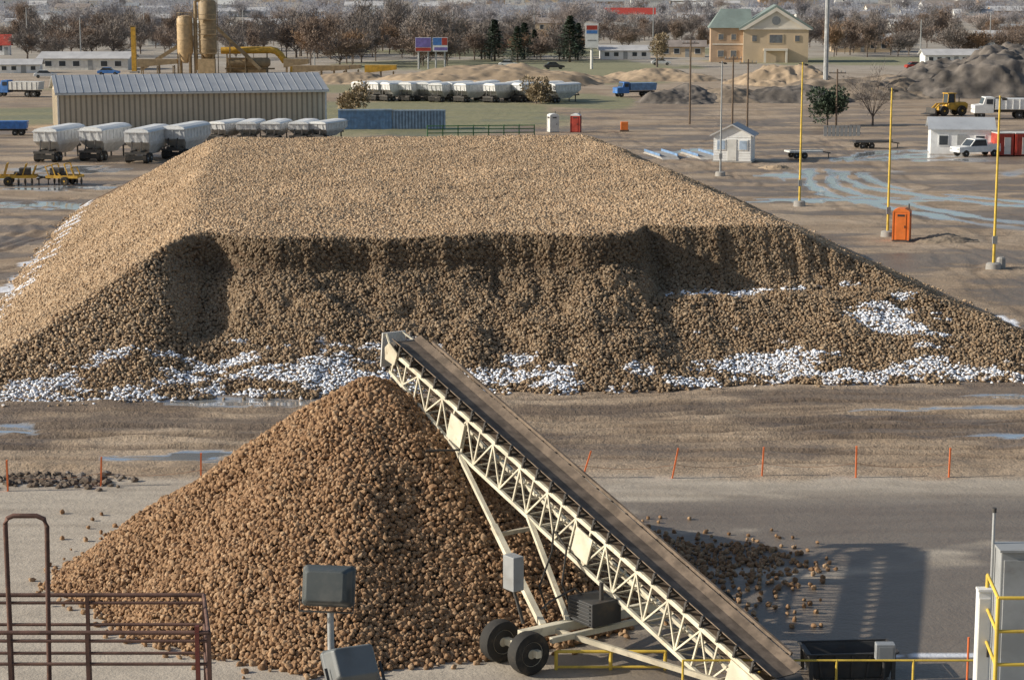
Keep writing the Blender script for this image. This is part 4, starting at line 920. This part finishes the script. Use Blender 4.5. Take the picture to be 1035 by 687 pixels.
def implement(label, px, yb_, L_, rz):
    p = G(px, yb_); t = thing('field_implement', label, 'machine', p, rz, 'yellow implements at the left edge')
    mb = MB(); mb.bar((-L_/2, -.8, .8), (L_/2, -.8, .8), .18, .25); mb.bar((-L_/2, .8, .8), (L_/2, .8, .8), .18, .25)
    for k in range(6): mb.bar((-L_/2+L_*k/5, -.8, .8), (-L_/2+L_*k/5, .8, .8), .14)
    mb.build('frame', M['cat'], t)
    mb = MB()
    for k in range(5):
        x = -L_/2+L_*(k+.5)/5; hh = 1.3+.5*math.sin(k*2.3)
        mb.bar((x, -.8, .8), (x+.35, -.8, hh+.3), .1); mb.bar((x, .8, .8), (x+.35, .8, hh+.3), .1); mb.bar((x+.35, -.8, hh+.3), (x+.35, .8, hh+.3), .09)
    mb.build('rack', M['cat'], t)
    mb = MB(); mb.box((L_*.25, 0, 1.25), (1.0, 1.2, .6)); mb.box((L_*.1, 0, 1.0), (.7, 1.0, .4)); mb.build('engine_box', M['dsteel'], t, bevel=.05)
    for k in range(7): mb = MB(); x = -L_/2+L_*(k+.3)/7; mb.lathe((x, -.5, .34), (1, .25, 0), [(.1, -.1), (.34, -.03), (.34, .03), (.1, .1)], 12); mb.build('disc', M['dsteel'], t)
    mb = MB(); mb.bar((L_/2, 0, .8), (L_/2+1.2, 0, .5), .14); mb.bar((L_/2+1.0, 0, 0), (L_/2+1.0, 0, .6), .1); mb.build('draw_bar', M['dsteel'], t)
    for sy in (-1, 1): wheel(t, (-L_*.1, sy*1.0, .42), (0, 1, 0), .42, .3, 14, M['cat'])
implement('longer low yellow machine frame at the left edge of the yard', 14, 187, 4.2, R(8)); implement('shorter low yellow machine frame beside the silver hopper trailers', 66, 187, 3.0, R(172))
def truck(name, label, loc, rz, cm, bm_, sc=1.0, pickup=False):
    t = thing(name, label, 'truck', loc, rz); t.scale = (sc,)*3
    if pickup:
        mb = MB(); mb.prism([(-2.7, .5), (2.6, .5), (2.6, 1.05), (1.3, 1.15), (-2.7, 1.15)], -.95, .95); mb.build('body', cm, t, bevel=.05)
        mb = MB(); mb.prism([(-.9, 1.15), (1.2, 1.15), (.6, 1.8), (-.7, 1.8)], -.85, .85); mb.build('cab', M['glass'], t)
        mb = MB(); mb.box((-.05, 0, 1.83), (1.4, 1.65, .08))
        for x, xx in ((-.9, -.72), (1.2, .62)):
            for sy in (-1, 1): mb.bar((x, sy*.87, 1.15), (xx, sy*.82, 1.82), .09)
        mb.build('cab_roof', cm, t)
        mb = MB(); mb.box((-1.85, -.9, 1.25), (1.7, .08, .22)); mb.box((-1.85, .9, 1.25), (1.7, .08, .22)); mb.box((-2.68, 0, 1.25), (.08, 1.8, .22)); mb.build('bed_rail', cm, t)
        ws = [(-1.7, .38), (1.75, .38)]
    else:
        mb = MB(); mb.prism([(1.2, .7), (3.6, .7), (3.6, 1.7), (2.6, 1.8), (2.3, 2.7), (1.2, 2.7)], -1.1, 1.1); mb.build('cab', cm, t, bevel=.06)
        mb = MB(); mb.prism([(2.63, 1.85), (2.36, 2.6), (2.32, 2.6), (2.58, 1.85)], -.95, .95); mb.box((1.75, -1.115, 2.15), (.8, .03, .6)); mb.box((1.75, 1.115, 2.15), (.8, .03, .6)); mb.build('windshield', M['glass'], t)
        mb = MB(); mb.prism([(-4, 1.2), (1.0, 1.2), (1.0, 2.5), (-4.2, 2.5)], -1.2, 1.2)
        for i in range(6): mb.box((-3.7+i*.85, -1.22, 1.85), (.1, .08, 1.2)); mb.box((-3.7+i*.85, 1.22, 1.85), (.1, .08, 1.2))
        mb.build('bed', bm_, t)
        mb = MB(); mb.bar((-4, -.45, .95), (3.4, -.45, .95), .15, .25); mb.bar((-4, .45, .95), (3.4, .45, .95), .15, .25)
        for x in (-3.5, -1, 1, 3): mb.bar((x, -.5, .95), (x, .5, .95), .12, .16)
        mb.build('frame', M['dsteel'], t)
        ws = [(-3.1, .5), (-2.0, .5), (2.7, .5)]
    for x, r in ws:
        for sy in (-1, 1): wheel(t, (x, sy*.85, r), (0, 1, 0), r, .32, 14)
    mb = MB()
    for sy in (-.7, .7): mb.box((2.61 if pickup else 3.61, sy, .85 if pickup else 1.2), (.04, .3, .18))
    mb.build('headlight', M['lampglass'], t); return t
p = G(986, 158); truck('pickup_truck', 'white pickup parked beside the red storage containers', p, R(200), M['white'], M['white'], 1.0, True)
p = G(18, 98); truck('dump_truck', 'blue truck at the far left beyond the tan shed', p, R(170), M['blue'], M['offwhite'])
p = G(640, 98); truck('dump_truck', 'blue truck with grey bed before the dark rubble banks', p, R(200), M['blue'], M['bluegrey'], .9)
p = G(4, 137); truck('dump_truck', 'blue and yellow truck left of the tan shed', p, R(185), M['cat'], M['blue'], .7)
p = G(1012, 120); truck('dump_truck', 'white tank truck at the far right behind the white office', p, R(180), M['white'], M['white'], 1.1)
def car(label, px, yb_, m, rz):
    p = G(px, yb_); t = thing('parked_car', label, 'car', p, rz, 'cars beyond the yard')
    mb = MB(); mb.prism([(-2.2, .35), (2.2, .35), (2.25, .75), (1.3, .95), (-1.9, .98), (-2.25, .8)], -.88, .88); mb.build('body', m, t, bevel=.06)
    mb = MB(); mb.prism([(-1.7, .96), (1.1, .94), (.4, 1.48), (-1.1, 1.5)], -.76, .76); mb.build('windows', M['glass'], t)
    mb = MB(); mb.box((-.35, 0, 1.52), (1.5, 1.45, .06)); mb.build('roof', m, t)
    for x in (-1.4, 1.4):
        for sy in (-1, 1): wheel(t, (x, sy*.82, .33), (0, 1, 0), .33, .22, 12)
for lab, px, yb_, m, rz in (('white car on the far road above the trailer row', 514, 68, 'white', 0), ('dark car on the far road left of the tall sign', 560, 70, 'dsteel', .1), ('silver car near the low white shop', 668, 66, 'alu', 0), ('red car near the white building at upper right', 925, 70, 'red', .2),
                            ('white car on the far road at the upper right', 1000, 72, 'white', 0), ('blue car near the long warehouse at far left', 110, 76, 'blue', 0), ('white car left of the long warehouse', 46, 79, 'white', .2), ('grey car on the dirt road beside the utility poles', 690, 100, 'grey', 1.2)):
    car(lab, px, yb_, M[m], rz)
for (px, yb_, L_, lab, m) in ((812, 160, 3.6, 'low white flat trailer right of the white booth', 'offwhite'), (880, 150, 4.4, 'dark low flat trailer left of the white office', 'dsteel')):
    p = G(px, yb_); t = thing('flat_trailer', lab, 'trailer', p, R(12)); mb = MB(); mb.box((0, 0, .75), (L_, 2.0, .16)); mb.bar((-L_/2, -1, .95), (L_/2, -1, .95), .1); mb.build('deck', M[m], t)
    for x in (-L_*.3, -L_*.05):
        for sy in (-1, 1): wheel(t, (x, sy*.85, .35), (0, 1, 0), .35, .24, 12)
    mb = MB(); mb.bar((L_/2, 0, .7), (L_/2+1.2, 0, .5), .12); mb.bar((L_/2+1, 0, 0), (L_/2+1, 0, .55), .08); mb.build('draw_bar', M['dsteel'], t)
p = G(850, 138); t = thing('slat_fence', 'short dark slat fence below the small evergreen', 'fence', p)
for i in range(9): mb = MB(); mb.box((-1.9+i*.5, 0, .65), (.4, .06, 1.3)); mb.build('slat_board', M['grey'], t)
mb = MB(); mb.bar((-2.1, .06, 1.1), (2.4, .06, 1.1), .1); mb.bar((-2.1, .06, .4), (2.4, .06, .4), .1); mb.build('rail', M['dsteel'], t)
p = G(432, 139); q = G(540, 138); t = thing('pipe_gate', 'long low green pipe gate beyond the flat top of the big heap', 'gate', p); v = q-p
for k in (.5, .95, 1.35): mb = MB(); mb.tube((0, 0, k), v+Vector((0, 0, k)), .06); mb.build('rail', M['green'], t)
for i in range(8): mb = MB(); b = v*(i/7); mb.tube(b, b+Vector((0, 0, 1.45)), .07); mb.build('post', M['green'], t)
for (px, yb_, lab) in ((668, 158, 'blue edged weigh ramp left of the white booth'), (706, 158, 'blue edged weigh ramp close to the white booth')):
    p = G(px, yb_); t = thing('weigh_ramp', lab, 'ramp', p, R(100)); mb = MB(); mb.prism([(-4.5, 0), (4.5, 0), (3.2, .3), (-3.2, .3)], -.9, .9); mb.build('slab', M['concrete'], t)
    for sy in (-1, 1): mb = MB(); mb.bar((-3.5, sy*.95, .4), (3.5, sy*.95, .4), .12, .25); mb.build('edge_rail', M['bluegrey'], t)

# ================================================================== POLES / SIGNS
def utility(label, px, yb_, yt, arm=True, m='wood', r=.14):
    p = G(px, yb_); h = D(px, yt, p.y).z; t = thing('utility_pole', label, 'pole', p, 0, 'utility poles')
    mb = MB(); mb.tube((0, 0, 0), (0, 0, h), r, r*.7, 8); mb.build('shaft', M[m], t, True)
    if arm:
        mb = MB(); mb.bar((-1.1, 0, h-.5), (1.1, 0, h-.5), .12); mb.build('cross_arm', M[m], t)
        mb = MB()
        for x in (-1, -.5, .5, 1): mb.tube((x, 0, h-.45), (x, 0, h-.2), .05)
        mb.build('insulators', M['grey'], t)
utility('wooden utility pole left of the white booth', 697, 126, 40); utility('wooden utility pole behind the white booth', 740, 128, 56)
utility('wooden utility pole just right of the white booth', 755, 132, 60); utility('wooden utility pole beside the small evergreen', 845, 128, 70)
utility('tall pale grey steel mast rising out of the top of the photo', 834, 98, -45, False, 'steel', .42)
for px, yb_, yt, lab in ((82, 60, 18, 'slim pole among trees at far left'), (318, 66, 24, 'slim pole right of the orange drum'), (497, 62, 22, 'slim pole beside the dark evergreens'), (770, 50, 10, 'slim pole behind the hotel'), (930, 60, 20, 'slim pole at upper right'), (146, 40, 2, 'slim pole at the top left among far trees'), (458, 50, 12, 'slim pole right of the billboards'), (905, 48, 8, 'slim pole left of the far white building'),
                         (28, 52, 8, 'slim pole near the top left corner'), (246, 48, 10, 'slim pole above the orange drum'), (380, 44, 6, 'slim pole above the middle of the tree belt'), (540, 46, 10, 'slim pole behind the dark evergreens'), (660, 50, 6, 'slim pole above the low white shop'), (1000, 56, 12, 'slim pole near the top right corner')): utility(lab, px, yb_, yt, False, 'grey', .16)
def sign(label, px, yb_, yt, wp, hp_, rows, legs=1):
    p = G(px, yb_); s = p.y/2100; h = D(px, yt, p.y).z; w = wp*s; hh = hp_*s; t = thing('roadside_sign', label, 'sign', p)
    for x in ([0] if legs == 1 else [-w*.3, w*.3]): mb = MB(); mb.tube((x, .3, 0), (x, .3, h-.2), .32 if legs == 1 else .2); mb.build('post', M['offwhite'] if legs == 1 else M['steel'], t)
    mb = MB(); mb.box((0, 0, h-hh/2), (w, .4, hh)); bd = mb.build('panel', M['white'], t)
    for (x0, x1, z0, z1, m) in rows: mb = MB(); mb.box(((x0+x1)/2*w, -.215, h-hh+(z0+z1)/2*hh), ((x1-x0)*w, .03, (z1-z0)*hh)); mb.build('colour_block', M[m], bd)
sign('tall narrow white pylon sign with a red and blue emblem above the trees', 598, 70, 24, 13, 24, [(-.42, .42, .74, .92, 'red'), (-.42, .42, .58, .72, 'blue'), (-.34, .34, .28, .33, 'grey')])
sign('left billboard with purple and red blocks beyond the earth banks', 428, 70, 38, 16, 14, [(-.48, .48, .3, .97, 'purple'), (-.48, .48, .03, .27, 'red')], 2)
sign('right billboard with blue and red blocks beyond the earth banks', 445, 70, 38, 15, 14, [(-.48, .1, .45, .97, 'blue'), (.12, .48, .45, .97, 'red'), (-.4, .48, .08, .3, 'purple')], 2)

# ================================================================== MOUNDS
def mound(label_mat, px, yb_, wm, dm, hm, seed):
    p = G(px, yb_); n = 90; a = np.linspace(-1, 1, n); gx, gy = np.meshgrid(a, a, indexing='xy'); r = np.sqrt(gx**2+gy**2)
    rr2 = r+(fbm(gx*1.4+seed*3.7, gy*1.4, seed)-.5)*.8
    z = sstep(1.0, .15, rr2)*(.5+.9*fbm(gx*1.9+seed, gy*1.9, seed+4))*sstep(1.0, .8, r)
    z = z*hm+((fbm(gx*6, gy*6, seed)-.5)*.32+(fbm(gx*16, gy*16, seed+2)-.5)*.2)*hm*(z > .03)-.06
    co = np.stack([(p.x+gx*wm/2).ravel(), (p.y+dm/2+gy*dm/2).ravel(), z.ravel()], 1)
    me = grid_mesh('mound', co, n, n, {}); me.materials.append(label_mat); o = bpy.data.objects.new('hill', me); C.objects.link(o); o['kind'] = 'structure'
M['earth'] = mat('tan_earth', (.40, .30, .2), .95, var=.25, scale=.15, da=.5, dirt=(.25, .19, .125), ds=.4, bump=.6, bscale=1)
M['rubble'] = mat('dark_rubble', (.15, .13, .112), .95, var=.45, scale=.25, da=.6, dirt=(.07, .06, .053), ds=.6, bump=.9, bscale=1.5)
M['brownspoil'] = mat('brown_spoil', (.26, .205, .15), .95, var=.35, scale=.25, da=.6, dirt=(.13, .105, .085), ds=.6, bump=.9, bscale=1.5)
for a in ((M['earth'], 425, 88, 34, 26, 2.2, 1), (M['earth'], 500, 89, 44, 28, 2.9, 2), (M['earth'], 565, 86, 30, 24, 2.2, 3), (M['earth'], 350, 86, 26, 20, 1.6, 4), (M['earth'], 668, 84, 30, 30, 2.2, 5), (M['rubble'], 702, 106, 20, 18, 2.4, 6), (M['brownspoil'], 742, 105, 24, 18, 2.0, 7),
          (M['rubble'], 800, 106, 26, 20, 2.4, 8), (M['brownspoil'], 860, 102, 34, 24, 2.6, 9), (M['earth'], 802, 88, 28, 24, 3.6, 10), (M['brownspoil'], 940, 100, 26, 22, 2.8, 11), (M['rubble'], 1014, 101, 40, 28, 6.2, 12), (M['brownspoil'], 960, 246, 5.5, 3.5, .5, 13), (M['brownspoil'], 905, 94, 30, 20, 2.4, 14), (M['earth'], 785, 172, 4, 3, .4, 15), (M['rubble'], 1055, 95, 38, 30, 8.0, 16), (M['rubble'], 1000, 84, 34, 26, 4.4, 17)): mound(*a)

# ================================================================== TREES
def bare_parts(h, cw, seed, ntw, tl, tw):
    r = random.Random(seed); tr = MB(); cr = MB(); th = h*r.uniform(.14, .24)
    tr.path([(0, 0, -.2), (r.uniform(-.1, .1), 0, th*.6), (r.uniform(-.2, .2), r.uniform(-.2, .2), th)], [h*.018, h*.015, h*.012], 6)
    nl = 10; tips = []
    for i in range(nl):
        a = i*2.4+r.uniform(-.6, .6); el = r.uniform(.2, 1.35); k = r.uniform(.65, 1)
        end = Vector((math.cos(a)*cw*.5*k*math.cos(el)*1.25, math.sin(a)*cw*.5*k*math.cos(el)*1.25, th+(h-th)*k*(.3+.68*math.sin(el))))
        st = Vector((0, 0, th*r.uniform(.6, 1))); mid = st.lerp(end, .5)+Vector((r.uniform(-.4, .4), r.uniform(-.4, .4), h*.04))
        tr.path([st, mid, end], [h*.007, h*.0045, h*.002], 5); tips.append((st, mid, end))
        for j in range(5):
            s2 = mid.lerp(end, r.uniform(-.5, .7)); e2 = s2+Vector((r.gauss(0, cw*.14), r.gauss(0, cw*.14), abs(r.gauss(h*.09, h*.05))))
            tr.path([s2, e2], [h*.0035, h*.0012], 4); tips.append((s2, s2.lerp(e2, .5), e2))
    for i in range(ntw):
        s0, m0, e0 = tips[r.randrange(len(tips))]; t = r.random(); b = m0.lerp(e0, t*1.1) if r.random() < .7 else s0.lerp(m0, r.uniform(.3, 1))
        b = b+Vector((r.gauss(0, .06*cw), r.gauss(0, .06*cw), r.gauss(0, .045*h)))
        if b.z < .3: b.z = .3+r.random()
        out = Vector((b.x, b.y, (b.z-h*.4)*.8)); out = out.normalized() if out.length > .01 else Vector((0, 0, 1))
        dr = (out*.6+Vector((r.gauss(0, .6), r.gauss(0, .6), .55+r.gauss(0, .4)))).normalized()*tl*r.uniform(.5, 1.3)
        sd = dr.cross(Vector((r.gauss(0, 1), r.gauss(0, 1), r.gauss(0, 1)))).normalized()*tw*r.uniform(.6, 1.4)
        cr.add([b-sd, b+sd, b+dr+sd*.2], [(0, 1, 2)])
    return tr, cr
def tree_thing(name, label, loc, tr, cr, tm, cm, group=None):
    t = thing(name, label, 'tree', loc, 0, group); tr.build('trunk', tm, t, True); cr.build('crown', cm, t); return t
def ever_parts(h, cw, seed, n):
    r = random.Random(seed); tr = MB(); cr = MB(); tr.tube((0, 0, -.1), (0, 0, h*.9), h*.02, .03, 6)
    for i in range(n):
        t = r.random()**.8; z = h*(.06+.93*t); rad = cw*.5*(1-t)**.75*(.75+.35*math.sin(i*.7+z*2.1)); a = r.uniform(0, 6.283); k = r.uniform(.35, 1)
        b = Vector((math.cos(a)*rad*k, math.sin(a)*rad*k, z)); L_ = r.uniform(.35, .8)*cw*.14
        dr = Vector((math.cos(a), math.sin(a), r.uniform(-.5, .5)))*L_; sd = Vector((-math.sin(a), math.cos(a), r.uniform(-.6, .6)))*L_*.45
        cr.add([b-sd, b+sd, b+dr], [(0, 1, 2)])
    return tr, cr
p = G(882, 127); tree_thing('bare_tree', 'single pale leafless tree right of the small evergreen', p, *bare_parts(8.2, 7.0, 3, 1100, .8, .022), M['bark'], M['twig2'])
p = G(836, 127)
def bush_parts(h, cw, seed, n, ls=.35):
    r = random.Random(seed); tr = MB(); cr = MB(); tr.tube((0, 0, 0), (0, 0, h*.6), h*.03, .03, 6)
    cl = [(r.uniform(-.3, .3)*cw, r.uniform(-.3, .3)*cw, h*r.uniform(.3, .8), r.uniform(.18, .3)*cw) for _ in range(11)]
    for i in range(n):
        cx, cy, cz, cr_ = cl[r.randrange(11)]; d = Vector((r.gauss(0, 1), r.gauss(0, 1), r.gauss(0, 1))).normalized(); b = Vector((cx, cy, cz))+d*cr_*r.uniform(.6, 1.05)
        if b.z < .05: b.z = .05+r.random()*.2
        sd = d.cross(Vector((r.gauss(0, 1), r.gauss(0, 1), r.gauss(0, 1)))).normalized()*ls*.5; up = (d+Vector((0, 0, .5))).normalized()*ls
        cr.add([b-sd, b+sd, b+up], [(0, 1, 2)])
    return tr, cr
tree_thing('evergreen_tree', 'small round dark evergreen below the tall grey mast', p, *bush_parts(4.8, 5.2, 4, 3000, .3), M['bark'], M['needle'])
for px, yb_, h, cw, lab in ((357, 112, 3.6, 5, 'grey green bush behind the left end of the blue container'), (542, 105, 4, 5, 'dry tan bush at the right end of the trailer row'), (664, 68, 9, 6, 'orange brown bushy tree left of the hotel')):
    p = G(px, yb_); t = thing('bush', lab, 'bush', p); a, b = bush_parts(h, cw, px, 1500, .35); a.build('stem', M['bark'], t); b.build('foliage', M['brush'], t)
V = [bare_parts((11, 9, 12, 10, 8.5, 11, 10, 12, 9)[i], (10, 10, 9, 12, 8, 7, 9, 8, 11)[i], 100+i, 2600, .9, .068) for i in range(9)]; protoT = []; protoH = []
gl, gr_ = 'leafless grey brown tree in the tree belt beyond the yard', 'leafless trees in the belt beyond the yard'
gl2, gr2 = 'pale hazy leafless tree among the houses of the distant town', 'hazy leafless trees in the distant town'
for i, (a, b) in enumerate(V):
    protoT.append(tree_thing('bare_tree', gl, (0, 0, 0), a, b, M['bark'], M[('twig2', 'twig', 'twig2', 'twig', 'twig3', 'twig', 'twig2', 'twig2', 'twig')[i]], gr_))
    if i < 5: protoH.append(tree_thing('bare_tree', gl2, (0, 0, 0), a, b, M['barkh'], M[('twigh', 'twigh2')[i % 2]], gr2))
EV = [tree_thing('evergreen_tree', 'dark evergreen in the tree belt left of the tall pylon sign', (0, 0, 0), *ever_parts(11, 6, 200+i, 1500), M['bark'], M['needle'], 'dark evergreens in the tree belt') for i in range(2)]
spots = []
rt = random.Random(11)
def belt(n, x0, x1, y0, y1, h0, h1):
    for i in range(n): spots.append((x0+(x1-x0)*(i+rt.uniform(-.4, 1.4))/n, rt.uniform(y0, y1), rt.uniform(h0, h1)))
belt(46, 298, 455, 46, 68, .75, 1.2); belt(28, 0, 185, 46, 60, .6, 1.05); belt(16, 225, 300, 44, 62, .65, 1.0); belt(38, 450, 590, 44, 62, .55, 1.0); belt(24, 600, 720, 38, 54, .5, .95)
belt(16, 810, 880, 40, 58, .6, 1.0); belt(34, 870, 1040, 38, 58, .6, 1.0); belt(28, 0, 300, 24, 40, .7, 1.1); belt(28, 300, 600, 24, 40, .7, 1.1); belt(20, 560, 720, 18, 36, .8, 1.1); belt(28, 800, 1040, 18, 38, .7, 1.1); belt(30, 0, 1035, 12, 22, .8, 1.2)
nt = nh = 0
for i, (px, py, k) in enumerate(spots):
    p = G(px, py)
    if py < 38:
        o = protoH[nh] if nh < 5 else copy_tree(protoH[rt.randrange(5)]); nh += 1
    else:
        o = protoT[nt] if nt < 9 else copy_tree(protoT[rt.randrange(9)]); nt += 1
    o.location = p; o.rotation_euler.z = rt.uniform(0, 6.28); o.scale = (k*rt.uniform(.8, 1.5), k, k*rt.uniform(.75, 1.15))
for i, (px, py, k) in enumerate([(500, 62, 1.0), (523, 63, .85), (576, 63, 1.1), (584, 61, .9), (490, 60, .8), (540, 58, .7), (530, 60, .9), (570, 60, .85)]):
    p = G(px, py); o = EV[i] if i < 2 else copy_tree(EV[i % 2]); o.location = p; o.scale = (k*1.3, k*1.3, k*.9); o.rotation_euler.z = i
def woodland():
    vs = []; n = 1300
    py = RS.uniform(-10, 27, n); px = RS.uniform(-120, 1155, n); y = 2100*18/(py+15); y = np.minimum(y, 5000); x = (px-517.5)/2100*y
    for i in range(n):
        k = 170; hh = RS.uniform(4, 10); w = RS.uniform(3, 8); c = RS.normal(0, 1, (k, 3)); c /= np.linalg.norm(c, axis=1)[:, None]; c *= RS.uniform(.4, 1.0, k)[:, None]**.6
        b = c*np.array([w, w, hh*.45])+np.array([x[i], y[i], hh*.5]); s = .25+y[i]/4200
        d = RS.normal(0, 1, (k, 3))*s*.9+c*s*.6+np.array([0, 0, s*.7]); e = RS.normal(0, 1, (k, 3))*s*.3
        vs.append(np.stack([b-e, b+e, b+d], 1))
    v = np.concatenate(vs).reshape(-1, 3); m = len(v)//3; me = bpy.data.meshes.new('far_woodland')
    me.vertices.add(len(v)); me.vertices.foreach_set('co', v.astype(np.float32).ravel()); me.loops.add(len(v)); me.loops.foreach_set('vertex_index', np.arange(len(v), dtype=np.int32))
    me.polygons.add(m); me.polygons.foreach_set('loop_start', np.arange(0, len(v), 3, dtype=np.int32)); me.update(calc_edges=True)
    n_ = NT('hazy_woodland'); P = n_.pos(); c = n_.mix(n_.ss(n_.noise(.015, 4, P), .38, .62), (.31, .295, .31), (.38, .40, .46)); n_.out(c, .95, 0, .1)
    tl = n_.N.new('ShaderNodeBsdfTranslucent'); n_.L.new(c, tl.inputs[0]); ms = n_.N.new('ShaderNodeMixShader'); ms.inputs[0].default_value = .45
    n_.L.new(n_.bsdf.outputs[0], ms.inputs[1]); n_.L.new(tl.outputs[0], ms.inputs[2]); n_.L.new(ms.outputs[0], n_.N['Material Output'].inputs[0]); me.materials.append(n_.m)
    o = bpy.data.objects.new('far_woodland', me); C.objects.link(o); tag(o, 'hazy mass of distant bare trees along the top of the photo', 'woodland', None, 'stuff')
woodland()

# ================================================================== LIGHT, SKY, CAMERA
EL = R(24); AZ = R(5)
ts = Vector((-math.cos(EL)*math.cos(AZ), -math.cos(EL)*math.sin(AZ), math.sin(EL)))
sl_ = bpy.data.lights.new('sun', 'SUN'); sl_.energy = 5.0; sl_.angle = R(.5); sl_.color = (1, .93, .81)
so = bpy.data.objects.new('sun', sl_); C.objects.link(so); so.rotation_euler = ts.to_track_quat('Z', 'Y').to_euler(); so.location = (-60, 0, 60)
wd = bpy.data.worlds.new('World'); S.world = wd; wd.use_nodes = True; wn = wd.node_tree
sk = wn.nodes.new('ShaderNodeTexSky'); sk.sky_type = 'NISHITA'; sk.sun_disc = False; sk.sun_elevation = EL; sk.sun_rotation = math.atan2(ts.x, ts.y); sk.dust_density = 1.5
bg = wn.nodes['Background']; bg.inputs[1].default_value = .10; wn.links.new(sk.outputs[0], bg.inputs[0])
cd = bpy.data.cameras.new('camera'); cam = bpy.data.objects.new('camera', cd); C.objects.link(cam); S.camera = cam
cam.location = (0, 0, H); cam.rotation_euler = (math.pi/2-TH, 0, 0); cd.sensor_width = 36; cd.lens = 36*F/1035; cd.clip_start = .5; cd.clip_end = 9000
S.view_settings.view_transform = 'Standard'; S.view_settings.look = 'None'; S.view_settings.exposure = 0
